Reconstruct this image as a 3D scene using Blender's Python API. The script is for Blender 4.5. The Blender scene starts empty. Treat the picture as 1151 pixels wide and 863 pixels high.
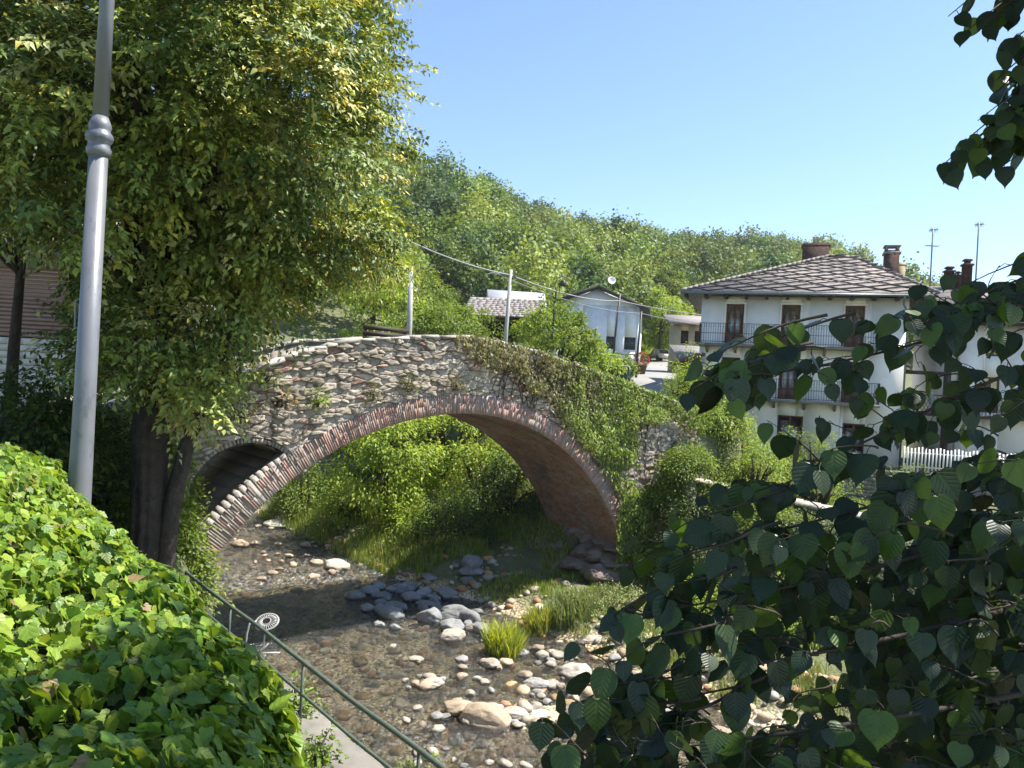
import bpy, math, random
import numpy as np
random.seed(7); rng = np.random.default_rng(7)
S = bpy.context.scene
R = math.radians

# ------------------------------------------------------------ camera, sky, sun
cam = bpy.data.cameras.new('camera'); cam.lens = 26.0; cam.sensor_width = 36
cam.clip_start = 0.05; cam.clip_end = 3000
camo = bpy.data.objects.new('camera', cam); S.collection.objects.link(camo)
camo.location = (0, 0, 0); camo.rotation_euler = (R(90), R(-3.2), 0)
S.camera = camo
SUN_AZ, SUN_EL = 9.0, 59.0          # azimuth from +x towards +y, elevation
sd = np.array([math.cos(R(SUN_EL))*math.cos(R(SUN_AZ)), math.cos(R(SUN_EL))*math.sin(R(SUN_AZ)), math.sin(R(SUN_EL))])
w = bpy.data.worlds.new('World'); S.world = w; w.use_nodes = True
nt = w.node_tree; bg = nt.nodes['Background']
sk = nt.nodes.new('ShaderNodeTexSky'); sk.sky_type = 'NISHITA'; sk.sun_disc = False
sk.sun_elevation = R(SUN_EL); sk.sun_rotation = R(90 - SUN_AZ)
sk.air_density = 1.0; sk.dust_density = 0.12; sk.ozone_density = 3.6; sk.altitude = 400
nt.links.new(sk.outputs[0], bg.inputs[0]); bg.inputs[1].default_value = 0.105
sl = bpy.data.lights.new('sun', 'SUN'); sl.energy = 4.6; sl.angle = R(0.55); sl.color = (1, .955, .88)
so = bpy.data.objects.new('sun', sl); S.collection.objects.link(so)
from mathutils import Vector
so.rotation_euler = Vector(-sd).to_track_quat('-Z', 'Y').to_euler()
S.view_settings.view_transform = 'Standard'; S.view_settings.look = 'None'
S.view_settings.exposure = 1.32; S.view_settings.gamma = 1
S.cycles.max_bounces = 6; S.cycles.transparent_max_bounces = 12
S.cycles.diffuse_bounces = 3; S.cycles.glossy_bounces = 2

# ------------------------------------------------------------ frames
A = R(39.8)
T = np.array([math.cos(A), math.sin(A)]); RV = np.array([-math.sin(A), math.cos(A)])
def W(p, q, z):                      # bridge frame (along bridge, upstream) to world
    p, q, z = np.broadcast_arrays(np.asarray(p, float), np.asarray(q, float), np.asarray(z, float))
    return np.stack([p*T[0]+q*RV[0], p*T[1]+q*RV[1], z], -1)
F0 = 831.0; CR, SR = math.cos(R(3.2)), math.sin(R(3.2))
def at(x, y, Y):                     # a point seen at photo (x, y) at depth Y
    u, v = x-575.5, 431.5-y
    return np.array([(u*CR-v*SR)/F0*Y, Y, (u*SR+v*CR)/F0*Y])
def px(P):                           # world point(s) to photo pixels
    P = np.asarray(P); u = P[..., 0]/P[..., 1]*F0; v = P[..., 2]/P[..., 1]*F0
    return 575.5+u*CR+v*SR, 431.5-(v*CR-u*SR)
def onz(x, y, z):
    d = at(x, y, 1.0); return d*(z/d[2])
def pq(P): return float(P[0]*T[0]+P[1]*T[1]), float(P[0]*RV[0]+P[1]*RV[1])
def ss(x, a, b):
    t = np.clip((x-a)/(b-a), 0, 1); return t*t*(3-2*t)

def vnoise(x, y, seed=0):
    x = np.asarray(x, float); y = np.asarray(y, float)
    xi = np.floor(x).astype(np.int64); yi = np.floor(y).astype(np.int64); fx = x-xi; fy = y-yi
    def h(a, b):
        n = (a*374761393 + b*668265263 + seed*1442695041) & 0xffffffff
        n = ((n ^ (n >> 13))*1274126177) & 0xffffffff
        return ((n ^ (n >> 16)) & 0xffff)/65535.0
    sx = fx*fx*(3-2*fx); sy = fy*fy*(3-2*fy)
    return (h(xi, yi)*(1-sx)+h(xi+1, yi)*sx)*(1-sy) + (h(xi, yi+1)*(1-sx)+h(xi+1, yi+1)*sx)*sy
def fbm(x, y, seed=0, o=4):
    s = 0; a = .5; x = np.asarray(x, float); y = np.asarray(y, float)
    for i in range(o):
        s = s + a*vnoise(x*2**i, y*2**i, seed+i); a *= .5
    return s

# ------------------------------------------------------------ mesh helpers
def mesh_obj(name, V, Fs, mat, parent=None, smooth=False, col=None, loc=None):
    """V (n,3), Fs list of integer arrays (m,k)"""
    V = np.asarray(V, np.float32)
    if not isinstance(Fs, list): Fs = [Fs]
    Fs = [np.asarray(f, np.int32) for f in Fs if len(f)]
    me = bpy.data.meshes.new(name)
    me.vertices.add(len(V)); me.vertices.foreach_set('co', V.ravel())
    idx = np.concatenate([f.ravel() for f in Fs]); cnt = np.concatenate([np.full(len(f), f.shape[1], np.int32) for f in Fs])
    me.loops.add(len(idx)); me.loops.foreach_set('vertex_index', idx)
    st = np.zeros(len(cnt), np.int32); st[1:] = np.cumsum(cnt)[:-1]
    me.polygons.add(len(cnt)); me.polygons.foreach_set('loop_start', st)
    if smooth: me.polygons.foreach_set('use_smooth', np.ones(len(cnt), bool))
    if col is not None:
        a = me.color_attributes.new('Col', 'FLOAT_COLOR', 'POINT')
        c = np.ones((len(V), 4), np.float32); c[:, :3] = col; a.data.foreach_set('color', c.ravel())
    me.update(calc_edges=True); me.validate()
    me.materials.append(mat)
    o = bpy.data.objects.new(name, me); S.collection.objects.link(o)
    if parent is not None: o.parent = parent
    if loc is not None: o.location = loc
    return o
def tag(o, label=None, cat=None, group=None, kind=None):
    if label: o['label'] = label
    if cat: o['category'] = cat
    if group: o['group'] = group
    if kind: o['kind'] = kind
    return o
def thing(name, label, cat, loc=(0, 0, 0), rz=0, group=None):
    o = bpy.data.objects.new(name, None); S.collection.objects.link(o); o.empty_display_size = .3
    o.location = [float(v) for v in loc]; o.rotation_euler = (0, 0, rz); return tag(o, label, cat, group)
def struct(o): o['kind'] = 'structure'; return o
def copy_tree(root, loc, rz, label, group=None):
    r = root.copy(); S.collection.objects.link(r); r.location = loc; r.rotation_euler = (0, 0, rz); r['label'] = label
    if group: r['group'] = group
    for ch in list(root.children):
        c = ch.copy(); S.collection.objects.link(c); c.parent = r
        for g in list(ch.children):
            d = g.copy(); S.collection.objects.link(d); d.parent = c
    return r

class MB:
    """collects boxes, tubes and polygons for ONE mesh object"""
    def __init__(s): s.V = []; s.F = {}; s.n = 0; s.C = []
    def add(s, V, Fs, col=None):
        V = np.asarray(V, float).reshape(-1, 3)
        for f in (Fs if isinstance(Fs, list) else [Fs]):
            f = np.asarray(f, int); s.F.setdefault(f.shape[1], []).append(f+s.n)
        s.V.append(V); s.n += len(V)
        s.C.append(np.broadcast_to(np.asarray(col if col is not None else (1, 1, 1), float), (len(V), 3)))
        return s
    def box(s, x0, x1, y0, y1, z0, z1, rz=0, piv=None, col=None, jit=0):
        V = np.array([(x, y, z) for z in (z0, z1) for y in (y0, y1) for x in (x0, x1)], float)
        if jit: V = V + rng.normal(0, jit, V.shape)
        if rz:
            c = np.array(piv if piv is not None else ((x0+x1)/2, (y0+y1)/2)); d = V[:, :2]-c
            V[:, 0] = c[0]+d[:, 0]*math.cos(rz)-d[:, 1]*math.sin(rz); V[:, 1] = c[1]+d[:, 0]*math.sin(rz)+d[:, 1]*math.cos(rz)
        return s.add(V, np.array([(0, 2, 3, 1), (4, 5, 7, 6), (0, 1, 5, 4), (2, 6, 7, 3), (0, 4, 6, 2), (1, 3, 7, 5)]), col)
    def hexa(s, V8, col=None):
        return s.add(V8, np.array([(0, 2, 3, 1), (4, 5, 7, 6), (0, 1, 5, 4), (2, 6, 7, 3), (0, 4, 6, 2), (1, 3, 7, 5)]), col)
    def tube(s, pts, rad, n=8, col=None, cap=True):
        P = np.asarray(pts, float); m = len(P); rad = np.broadcast_to(np.asarray(rad, float), (m,))
        d = np.gradient(P, axis=0); d /= np.linalg.norm(d, axis=1)[:, None]+1e-9
        ref = np.array([0, 0, 1.]) if abs(d[0][2]) < .9 else np.array([1., 0, 0])
        V = []
        for i in range(m):
            u = np.cross(ref, d[i]); u /= np.linalg.norm(u)+1e-9; v = np.cross(d[i], u); ref = np.cross(u, d[i])*-1
            ref = v
            a = np.arange(n)*2*math.pi/n
            V.append(P[i]+rad[i]*(np.cos(a)[:, None]*u+np.sin(a)[:, None]*v))
            # keep the frame
            ref = v if abs(np.dot(v, d[min(i+1, m-1)])) < .95 else u
        V = np.concatenate(V); Fq = []
        for i in range(m-1):
            for j in range(n):
                Fq.append((i*n+j, i*n+(j+1) % n, (i+1)*n+(j+1) % n, (i+1)*n+j))
        Fs = [np.array(Fq)]
        if cap: Fs += [np.array([list(range(n))[::-1], [(m-1)*n+j for j in range(n)]])]
        return s.add(V, Fs, col)
    def lathe(s, prof, n=20, c=(0, 0), col=None):
        P = np.array(prof, float); a = np.arange(n)*2*math.pi/n
        V = np.concatenate([np.stack([c[0]+r*np.cos(a), c[1]+r*np.sin(a), np.full(n, z)], -1) for r, z in P])
        m = len(P); Fq = [(i*n+j, i*n+(j+1) % n, (i+1)*n+(j+1) % n, (i+1)*n+j) for i in range(m-1) for j in range(n)]
        return s.add(V, [np.array(Fq), np.array([list(range(n))[::-1], [(m-1)*n+j for j in range(n)]])], col)
    def build(s, name, mat, parent=None, smooth=False, loc=None):
        return mesh_obj(name, np.concatenate(s.V), [np.concatenate(f) for f in s.F.values()], mat, parent, smooth, np.concatenate(s.C), loc)

# ------------------------------------------------------------ materials
def nodes(name):
    m = bpy.data.materials.new(name); m.use_nodes = True; t = m.node_tree
    return m, t, t.nodes['Principled BSDF']
def N(t, typ, **kw):
    n = t.nodes.new(typ)
    for k, v in kw.items():
        if hasattr(n, k): setattr(n, k, v)
        else: n.inputs[k].default_value = v
    return n
def mix(t, a, b, f, mode='MIX'):
    n = t.nodes.new('ShaderNodeMix'); n.data_type = 'RGBA'; n.blend_type = mode
    for i, v in ((6, a), (7, b), (0, f)):
        if isinstance(v, (tuple, float, int)): n.inputs[i].default_value = (*v, 1) if isinstance(v, tuple) else v
        else: t.links.new(v, n.inputs[i])
    return n.outputs[2]
def ramp(t, src, a, b):
    n = t.nodes.new('ShaderNodeMapRange'); n.inputs[1].default_value = a; n.inputs[2].default_value = b
    t.links.new(src, n.inputs[0]); return n.outputs[0]
def coord(t, scale=(1, 1, 1)):
    g = t.nodes.new('ShaderNodeNewGeometry'); m = t.nodes.new('ShaderNodeMapping'); m.inputs['Scale'].default_value = scale
    t.links.new(g.outputs['Position'], m.inputs[0]); return m.outputs[0]
def noise(t, sc, det=5, rough=.6, co=None):
    n = t.nodes.new('ShaderNodeTexNoise'); n.inputs['Scale'].default_value = sc; n.inputs['Detail'].default_value = det
    n.inputs['Roughness'].default_value = rough; t.links.new(co if co is not None else coord(t), n.inputs['Vector']); return n.outputs[0]
def bump(t, src, b, strength=.5, dist=.02):
    n = t.nodes.new('ShaderNodeBump'); n.inputs['Strength'].default_value = strength; n.inputs['Distance'].default_value = dist
    t.links.new(src, n.inputs['Height']); t.links.new(n.outputs[0], b.inputs['Normal']); return n
def plain(name, c1, c2=None, sc=3, rough=.7, bs=.3, bd=.01, bsc=40, vcol=False, metal=0, dirt=None, spec=.4):
    m, t, b = nodes(name)
    c2 = c2 or tuple(x*.75 for x in c1)
    f = ramp(t, noise(t, sc), .3, .7)
    c = mix(t, c1, c2, f)
    if dirt: c = mix(t, c, dirt, ramp(t, noise(t, sc*.4, 8, .7), .52, .75))
    if vcol:
        a = t.nodes.new('ShaderNodeAttribute'); a.attribute_name = 'Col'; c = mix(t, c, a.outputs['Color'], 1.0, 'MULTIPLY')
    t.links.new(c, b.inputs['Base Color']); b.inputs['Roughness'].default_value = rough; b.inputs['Metallic'].default_value = metal
    b.inputs['Specular IOR Level'].default_value = spec
    if bs: bump(t, noise(t, bsc, 6, .65), b, bs, bd)
    return m
def leafmat(name, transl=.38, rough=.42, spec=.45, tint=(1, 1, 1), ttint=(1.35, 1.25, .55)):
    m, t, b = nodes(name)
    a = t.nodes.new('ShaderNodeAttribute'); a.attribute_name = 'Col'
    c = mix(t, a.outputs['Color'], tint, 1.0, 'MULTIPLY')
    t.links.new(c, b.inputs['Base Color']); b.inputs['Roughness'].default_value = rough; b.inputs['Specular IOR Level'].default_value = spec
    tr = t.nodes.new('ShaderNodeBsdfTranslucent')
    t.links.new(mix(t, c, ttint, 1.0, 'MULTIPLY'), tr.inputs[0])
    mx = t.nodes.new('ShaderNodeMixShader'); mx.inputs[0].default_value = transl
    t.links.new(b.outputs[0], mx.inputs[1]); t.links.new(tr.outputs[0], mx.inputs[2])
    t.links.new(mx.outputs[0], t.nodes['Material Output'].inputs[0]); return m

def veined(m, amt=.32, nv=6.0, slope=.75, pale=(1.9, 1.7, 1.5)):
    t = m.node_tree; b = t.nodes['Principled BSDF']; uv = t.nodes.new('ShaderNodeUVMap'); sp = t.nodes.new('ShaderNodeSeparateXYZ'); t.links.new(uv.outputs[0], sp.inputs[0])
    def mth(op, a, b_=None):
        n = t.nodes.new('ShaderNodeMath'); n.operation = op
        for i, v in enumerate((a, b_)):
            if v is None: continue
            if isinstance(v, (int, float)): n.inputs[i].default_value = v
            else: t.links.new(v, n.inputs[i])
        return n.outputs[0]
    ax_ = mth('ABSOLUTE', sp.outputs[0]); s_ = mth('MULTIPLY', mth('SUBTRACT', sp.outputs[1], mth('MULTIPLY', ax_, slope)), nv)
    tri = mth('ABSOLUTE', mth('SUBTRACT', mth('FRACT', s_), .5)); side = ramp(t, tri, .07, .0); mid_ = ramp(t, ax_, .022, .0); v = mth('MAXIMUM', side, mid_)
    c = b.inputs['Base Color'].links[0].from_socket
    c2 = mix(t, c, mix(t, c, pale, 1.0, 'MULTIPLY'), mth('MULTIPLY', v, amt)); blot = noise(t, 35, 4)
    c2 = mix(t, c2, mix(t, c2, (.62, .66, .6), 1.0, 'MULTIPLY'), ramp(t, blot, .5, .75)); t.links.new(c2, b.inputs['Base Color'])
    h = mth('ADD', mth('MULTIPLY', mth('MAXIMUM', ramp(t, tri, .3, .0), ramp(t, ax_, .1, .0)), -1.0), mth('MULTIPLY', noise(t, 60, 3), .8)); bump(t, h, b, .28, .004); return m
M = {}
M['leaf'] = leafmat('leaf', .4, .55, .3); M['leaf_gloss'] = leafmat('leaf_gloss', .36, .48, .35)
M['leaf_tree'] = leafmat('leaf_tree', .2, .5, .35)
M['leaf_far'] = leafmat('leaf_far', .3, .6, .3)
M['grass'] = leafmat('grass_blades', .4, .5, .3)
M['bark'] = plain('bark', (.085, .066, .05), (.035, .027, .021), 6, .9, 1, .05, 14)
M['twig'] = plain('twig', (.07, .05, .03), (.035, .028, .02), 8, .8, .5, .01, 60)
M['stone'] = plain('rubble_stone', (1, .97, .92), (.72, .68, .62), 7, .88, .9, .02, 34, vcol=True, dirt=(.42, .4, .33))
M['brick'] = plain('brick', (1, .96, .92), (.7, .66, .62), 9, .88, .8, .012, 50, vcol=True)
M['mortar'] = plain('mortar', (.44, .4, .36), (.3, .27, .24), 5, .95, .9, .02, 30)
M['concrete'] = plain('concrete', (.23, .21, .18), (.14, .13, .11), 2.5, .9, .6, .01, 50, dirt=(.13, .13, .09))
M['render_white'] = plain('white_render', (.86, .82, .76), (.78, .75, .69), 1.2, .85, .3, .006, 30, dirt=(.6, .56, .5))
M['render_shade'] = plain('blue_shaded_render', (.78, .79, .81), (.7, .71, .74), 1.0, .85, .2, .006, 30, dirt=(.5, .52, .54))  # white wall with its bluish shade mixed into the colour
M['render_ochre'] = plain('ochre_render', (.48, .39, .25), (.36, .3, .2), 1.0, .9, .3, .006, 30)
M['wood'] = plain('brown_wood', (.16, .07, .042), (.1, .045, .028), 6, .55, .3, .004, 60)
M['wood_dark'] = plain('dark_wood', (.055, .036, .025), (.03, .02, .014), 6, .7, .4, .006, 60)
M['siding'] = plain('painted_siding', (.3, .2, .17), (.24, .16, .14), 3, .7, .3, .005, 40)
M['slate'] = plain('roof_slate', (.33, .285, .255), (.19, .165, .15), 5, .85, 1, .05, 12, dirt=(.15, .14, .1))
M['slate_line'] = plain('slate_gap_shade', (.055, .05, .048), (.03, .028, .027), 5, .9, .4, .01, 30)  # near-black slate; the ribs on the front roof paint shadow gaps
M['metal_grey'] = None
M['iron'] = plain('wrought_iron', (.035, .035, .037), (.05, .04, .035), 10, .5, .2, .002, 80)
M['galv'] = plain('galvanised_pipe', (.2, .23, .24), (.13, .15, .15), 6, .4, .2, .002, 60, metal=.5)
M['rail'] = plain('weathered_rail_paint', (.1, .14, .115), (.055, .075, .06), 14, .55, .4, .004, 90, dirt=(.12, .075, .045))
M['pole_conc'] = plain('pole_concrete', (.46, .44, .4), (.36, .34, .31), 4, .85, .3, .005, 60)
M['metal_roof'] = plain('white_metal_roof', (.55, .56, .57), (.45, .45, .45), 2, .4, .1, .003, 20)
M['glass_dark'] = plain('window_glass', (.025, .03, .035), (.04, .045, .05), 2, .08, 0)
m, t, b = nodes('door_glass'); t.nodes.remove(b); g1 = N(t, 'ShaderNodeBsdfGlossy'); g1.inputs['Roughness'].default_value = .05; g2 = N(t, 'ShaderNodeBsdfTransparent'); g2.inputs[0].default_value = (.8, .8, .78, 1); g3 = N(t, 'ShaderNodeMixShader'); g3.inputs[0].default_value = .15
t.links.new(g2.outputs[0], g3.inputs[1]); t.links.new(g1.outputs[0], g3.inputs[2]); t.links.new(g3.outputs[0], t.nodes['Material Output'].inputs[0]); M['door_glass'] = m
M['cloth'] = plain('curtain_cloth', (.5, .47, .42), (.4, .38, .34), 4, .9, .2, .01, 20)
M['cable'] = plain('cable', (.35, .35, .34), (.3, .3, .3), 4, .5, 0)
M['brickwork'] = None
# painted lamp post with worn darker patches
m, t, b = nodes('grey_post_paint')
c = mix(t, (.15, .155, .165), (.185, .19, .2), ramp(t, noise(t, 3), .3, .7))
c = mix(t, c, (.13, .13, .15), ramp(t, noise(t, 1.4, 7, .8, coord(t, (3, 3, 1.4))), .55, .6))
t.links.new(c, b.inputs['Base Color']); b.inputs['Roughness'].default_value = .42; b.inputs['Metallic'].default_value = .15
bump(t, noise(t, 30), b, .15, .004); M['metal_grey'] = m
# brickwork: chimneys and the vault
def brickmat(name, c1, c2, mo, sc, co=None, d1=(.36, .33, .29), d2=(.1, .085, .07)):
    m, t, b = nodes(name)
    br = t.nodes.new('ShaderNodeTexBrick'); br.inputs['Scale'].default_value = sc
    br.inputs['Color1'].default_value = (*c1, 1); br.inputs['Color2'].default_value = (*c2, 1); br.inputs['Mortar'].default_value = (*mo, 1)
    br.inputs['Mortar Size'].default_value = .018; br.inputs['Brick Width'].default_value = .5; br.inputs['Row Height'].default_value = .17
    uv = t.nodes.new('ShaderNodeUVMap') if co == 'uv' else None
    if uv: t.links.new(uv.outputs[0], br.inputs['Vector'])
    else:
        g = t.nodes.new('ShaderNodeTexCoord'); sp = t.nodes.new('ShaderNodeSeparateXYZ'); cb = t.nodes.new('ShaderNodeCombineXYZ'); ad = t.nodes.new('ShaderNodeMath')
        t.links.new(g.outputs['Object'], sp.inputs[0]); t.links.new(sp.outputs[0], ad.inputs[0]); t.links.new(sp.outputs[1], ad.inputs[1])
        t.links.new(ad.outputs[0], cb.inputs[0]); t.links.new(sp.outputs[2], cb.inputs[1]); t.links.new(cb.outputs[0], br.inputs['Vector'])
    c = mix(t, br.outputs['Color'], d1, ramp(t, noise(t, .9, 8, .75), .46, .7)); c = mix(t, c, d2, ramp(t, noise(t, .6, 7, .7), .5, .72))
    c = mix(t, c, (.4, .3, .26), ramp(t, noise(t, 6, 6, .7), .45, .8), 'MULTIPLY')
    t.links.new(c, b.inputs['Base Color']); b.inputs['Roughness'].default_value = .9
    mm = t.nodes.new('ShaderNodeMath'); mm.operation = 'ADD'
    t.links.new(br.outputs['Fac'], mm.inputs[0]); nn = noise(t, 14, 7, .7); m2 = t.nodes.new('ShaderNodeMath'); m2.operation = 'MULTIPLY'; m2.inputs[1].default_value = -1.5
    t.links.new(nn, m2.inputs[0]); t.links.new(m2.outputs[0], mm.inputs[1])
    bm_ = bump(t, mm.outputs[0], b, .8, .05); bm_.invert = True
    return m
M['brickwork'] = brickmat('chimney_brick', (.13, .055, .04), (.08, .035, .026), (.12, .1, .09), 2.2, None, (.12, .08, .06), (.06, .04, .03))
M['vault'] = brickmat('vault_brick', (.34, .17, .12), (.25, .13, .095), (.3, .25, .21), 1.6, 'uv')
# ground
m, t, b = nodes('ground_soil')
g1 = mix(t, (.13, .14, .055), (.07, .09, .03), ramp(t, noise(t, .8), .35, .65))
g1 = mix(t, g1, (.2, .165, .11), ramp(t, noise(t, 2.2, 6), .5, .72))
gm = t.nodes.new('ShaderNodeNewGeometry'); sp = t.nodes.new('ShaderNodeSeparateXYZ'); t.links.new(gm.outputs['Position'], sp.inputs[0])
vo = t.nodes.new('ShaderNodeTexVoronoi'); vo.inputs['Scale'].default_value = 11; t.links.new(coord(t), vo.inputs['Vector'])
peb = mix(t, vo.outputs['Color'], (.74, .71, .66), .88)
peb = mix(t, peb, mix(t, (1.0, .8, .52), (.95, .8, .6), ramp(t, noise(t, .5, 4), .4, .6)), 1.0, 'MULTIPLY')
peb = mix(t, peb, (.2, .17, .06), ramp(t, noise(t, .9, 6), .45, .7))
peb = mix(t, peb, (.09, .07, .045), ramp(t, vo.outputs['Distance'], .45, .85))
gg = mix(t, peb, g1, ramp(t, sp.outputs[2], -6.72, -6.45))
t.links.new(gg, b.inputs['Base Color']); b.inputs['Roughness'].default_value = .9
bb = bump(t, vo.outputs['Distance'], b, .8, .06); bb.invert = True; M['ground'] = m
M['road'] = plain('pale_asphalt', (.3, .285, .26), (.24, .23, .21), .8, .9, .3, .005, 60, dirt=(.2, .19, .17))
M['rock'] = plain('river_rock', (1, .98, .94), (.7, .66, .6), 5, .75, .8, .02, 16, vcol=True, dirt=(.5, .44, .36))
M['rock_pier'] = plain('layered_rock', (.3, .235, .2), (.17, .135, .115), 3, .9, 1, .12, 5, dirt=(.08, .075, .05))
# water
m, t, b = nodes('stream_water'); t.nodes.remove(b)
co = coord(t, (1, 1, 1)); mp = t.nodes.new('ShaderNodeMapping'); mp.inputs['Rotation'].default_value = (0, 0, -A); mp.inputs['Scale'].default_value = (1.6, .8, 1)
t.links.new(co, mp.inputs[0])
n1 = noise(t, 3.2, 5, .62, mp.outputs[0]); bu = t.nodes.new('ShaderNodeBump'); bu.inputs['Strength'].default_value = .9; bu.inputs['Distance'].default_value = .5
t.links.new(n1, bu.inputs['Height'])
gl = t.nodes.new('ShaderNodeBsdfGlossy'); gl.inputs['Roughness'].default_value = .2; t.links.new(bu.outputs[0], gl.inputs['Normal'])
tr = t.nodes.new('ShaderNodeBsdfTransparent'); tr.inputs[0].default_value = (.86, .87, .8, 1)
fr = t.nodes.new('ShaderNodeFresnel'); fr.inputs[0].default_value = 1.85; t.links.new(bu.outputs[0], fr.inputs['Normal'])
foam = t.nodes.new('ShaderNodeBsdfDiffuse'); foam.inputs[0].default_value = (.75, .77, .78, 1)
fm = t.nodes.new('ShaderNodeMath'); fm.operation = 'MULTIPLY'; fm.inputs[1].default_value = .75
t.links.new(ramp(t, noise(t, 5, 8, .75, mp.outputs[0]), .54, .68), fm.inputs[0])
at_ = t.nodes.new('ShaderNodeAttribute'); at_.attribute_name = 'Col'; fm2 = t.nodes.new('ShaderNodeMath'); fm2.operation = 'MULTIPLY'
t.links.new(fm.outputs[0], fm2.inputs[0]); t.links.new(at_.outputs['Fac'], fm2.inputs[1])
m1 = t.nodes.new('ShaderNodeMixShader'); t.links.new(fr.outputs[0], m1.inputs[0]); t.links.new(tr.outputs[0], m1.inputs[1]); t.links.new(gl.outputs[0], m1.inputs[2])
m2 = t.nodes.new('ShaderNodeMixShader'); t.links.new(fm2.outputs[0], m2.inputs[0]); t.links.new(m1.outputs[0], m2.inputs[1]); t.links.new(foam.outputs[0], m2.inputs[2])
t.links.new(m2.outputs[0], t.nodes['Material Output'].inputs[0]); M['water'] = m

# ------------------------------------------------------------ terrain
WL = -6.8
ROADY = [0, 26, 30, 40, 50, 60, 80, 100, 140, 400]; ROADZ = [-2.2, -1.7, -1.0, 0.0, .85, 1.6, 2.7, 4.6, 8.5, 14]
RIDU = [-.9, -.7, -.4, -.193, -.083, .0034, .064, .138, .21, .295, .37, .44, .5, .57, .7, 1.0]
RIDE = [.33, .36, .345, .31, .286, .249, .23, .22, .216, .213, .209, .2, .17, .12, .08, .06]
def ridge_y(u): return np.interp(u, [-.9, -.2, 0, .2, .4, .9], [170, 185, 225, 290, 330, 340])
def height(X, Y):
    X = np.asarray(X, float); Y = np.asarray(Y, float)
    p = X*T[0]+Y*T[1]; q = X*RV[0]+Y*RV[1]
    u = X/np.maximum(Y, 1)
    road = np.interp(Y, ROADY, ROADZ)
    base = road + np.clip((3-X)*.05, 0, 3)*ss(Y, 35, 60)
    # garden below the white house
    gard = np.interp(p, [20, 26, 33, 40], [-3.3, -3.9, -4.2, -2.9]); gard = np.where(Y > 33.4+0*X, -2.95, gard)
    base = base + (gard-base)*ss(X - np.interp(Y, [26, 29, 33, 60], [6.0, 8.9, 9.3, 9.3]), 0, .6)*(1-ss(Y, 46, 50))
    # hill
    yr = ridge_y(u); y0 = np.interp(u, [-.5, -.1, .1, .3], [62, 74, 92, 100])
    ridz = np.interp(u, RIDU, RIDE)*yr - 13.0
    s = np.clip((Y-y0)/(yr-y0), 0, 1); prof = np.where(s < 1, s**1.15*(1.25-.25*s), 1)
    hill = base+(np.maximum(ridz, base)-base)*prof - np.clip(Y-yr, 0, 1e4)*.03
    hill = hill + (fbm(X/22, Y/22, 5)-.5)*9*ss(s, .1, .4)*(1-ss(s, .75, 1))
    right = np.where(Y > y0, hill, base)
    left = np.full_like(p, -1.72) + 0*q
    left = left + ss(Y, 55, 90)*(right-left)
    # banks
    fl = ss(p, 1.25, 2.9)*(1-ss(q, 13.5, 15.6)) + ss(p, 3.2, 5.6)*ss(q, 13.5, 15.6)
    lev = np.where(q < 15, -4.85, WL-.3)
    zl = left + (lev-left)*fl
    bed = WL-.27 + (fbm(p*1.1, q*1.1, 11)-.47)*.28 + ss(p, 8.5, 12)*.06 - (1-ss(p, 5, 7.5))*.14
    bed = bed + .2*np.exp(-((p-10.8)/2.2)**2-((q-11.2)/1.8)**2)
    ef = ss(q, 17.5, 21)
    b0 = 12.6-1.6*ef*0; 
    t1 = ss(p, 13.4-.6*ef, 15.5-.4*ef); z1 = -6.35+.45*ef
    z = bed+(z1-bed)*t1
    tr_ = np.where(q < 18, ss(p, 18.6, 21.2), ss(p, 16.2, 23.5))
    z = z+(right-z)*tr_ + (fbm(p*.9, q*.9, 21)-.47)*.35*t1*(1-tr_)
    z = np.where(p < 4.62, zl, z)
    z = z + (right-z)*ss(Y, 70, 100)*(p > 4.6)
    return z
def axis(segs):
    out = []
    for a, b_, n in segs: out += list(np.linspace(a, b_, n, endpoint=False))
    return np.array(out+[segs[-1][1]])
ax = axis([(-900, -200, 10), (-200, -60, 24), (-60, -20, 30), (-20, 30, 250), (30, 70, 60), (70, 200, 50), (200, 1000, 20)])
ay = axis([(-300, -20, 12), (-20, 0, 20), (0, 42, 230), (42, 110, 120), (110, 360, 90), (360, 1500, 14)])
GX, GY = np.meshgrid(ax, ay); GZ = height(GX, GY)
nx, ny = len(ax), len(ay); I = np.arange(nx*ny).reshape(ny, nx)
quad = np.stack([I[:-1, :-1], I[:-1, 1:], I[1:, 1:], I[1:, :-1]], -1).reshape(-1, 4)
struct(mesh_obj('ground', np.stack([GX, GY, GZ], -1).reshape(-1, 3), quad, M['ground'], smooth=True))
# water surface, gently waved
pp = np.linspace(4.68, 16, 170); qq = np.linspace(-6, 50, 760); P_, Q_ = np.meshgrid(pp, qq)
Zw = WL + (fbm(P_*2.2, Q_*1.4, 40)-.5)*.04 + (fbm(P_*4.5, Q_*3.2, 45, 2)-.5)*.075
foamw = np.exp(-((Q_-(24.0-.25*(P_-6)))/1.6)**2)*.9 + np.exp(-((P_-6)/1.6)**2-((Q_-20)/3)**2)*.7 + .3*np.exp(-((P_-8.5)/2)**2-((Q_-11.0)/2.5)**2)
I = np.arange(P_.size).reshape(P_.shape); quad = np.stack([I[:-1, :-1], I[:-1, 1:], I[1:, 1:], I[1:, :-1]], -1).reshape(-1, 4)
struct(mesh_obj('stream_water', W(P_, Q_, Zw).reshape(-1, 3), quad, M['water'], smooth=True, col=np.repeat(np.clip(foamw, 0, 1).reshape(-1, 1), 3, 1)))
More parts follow.
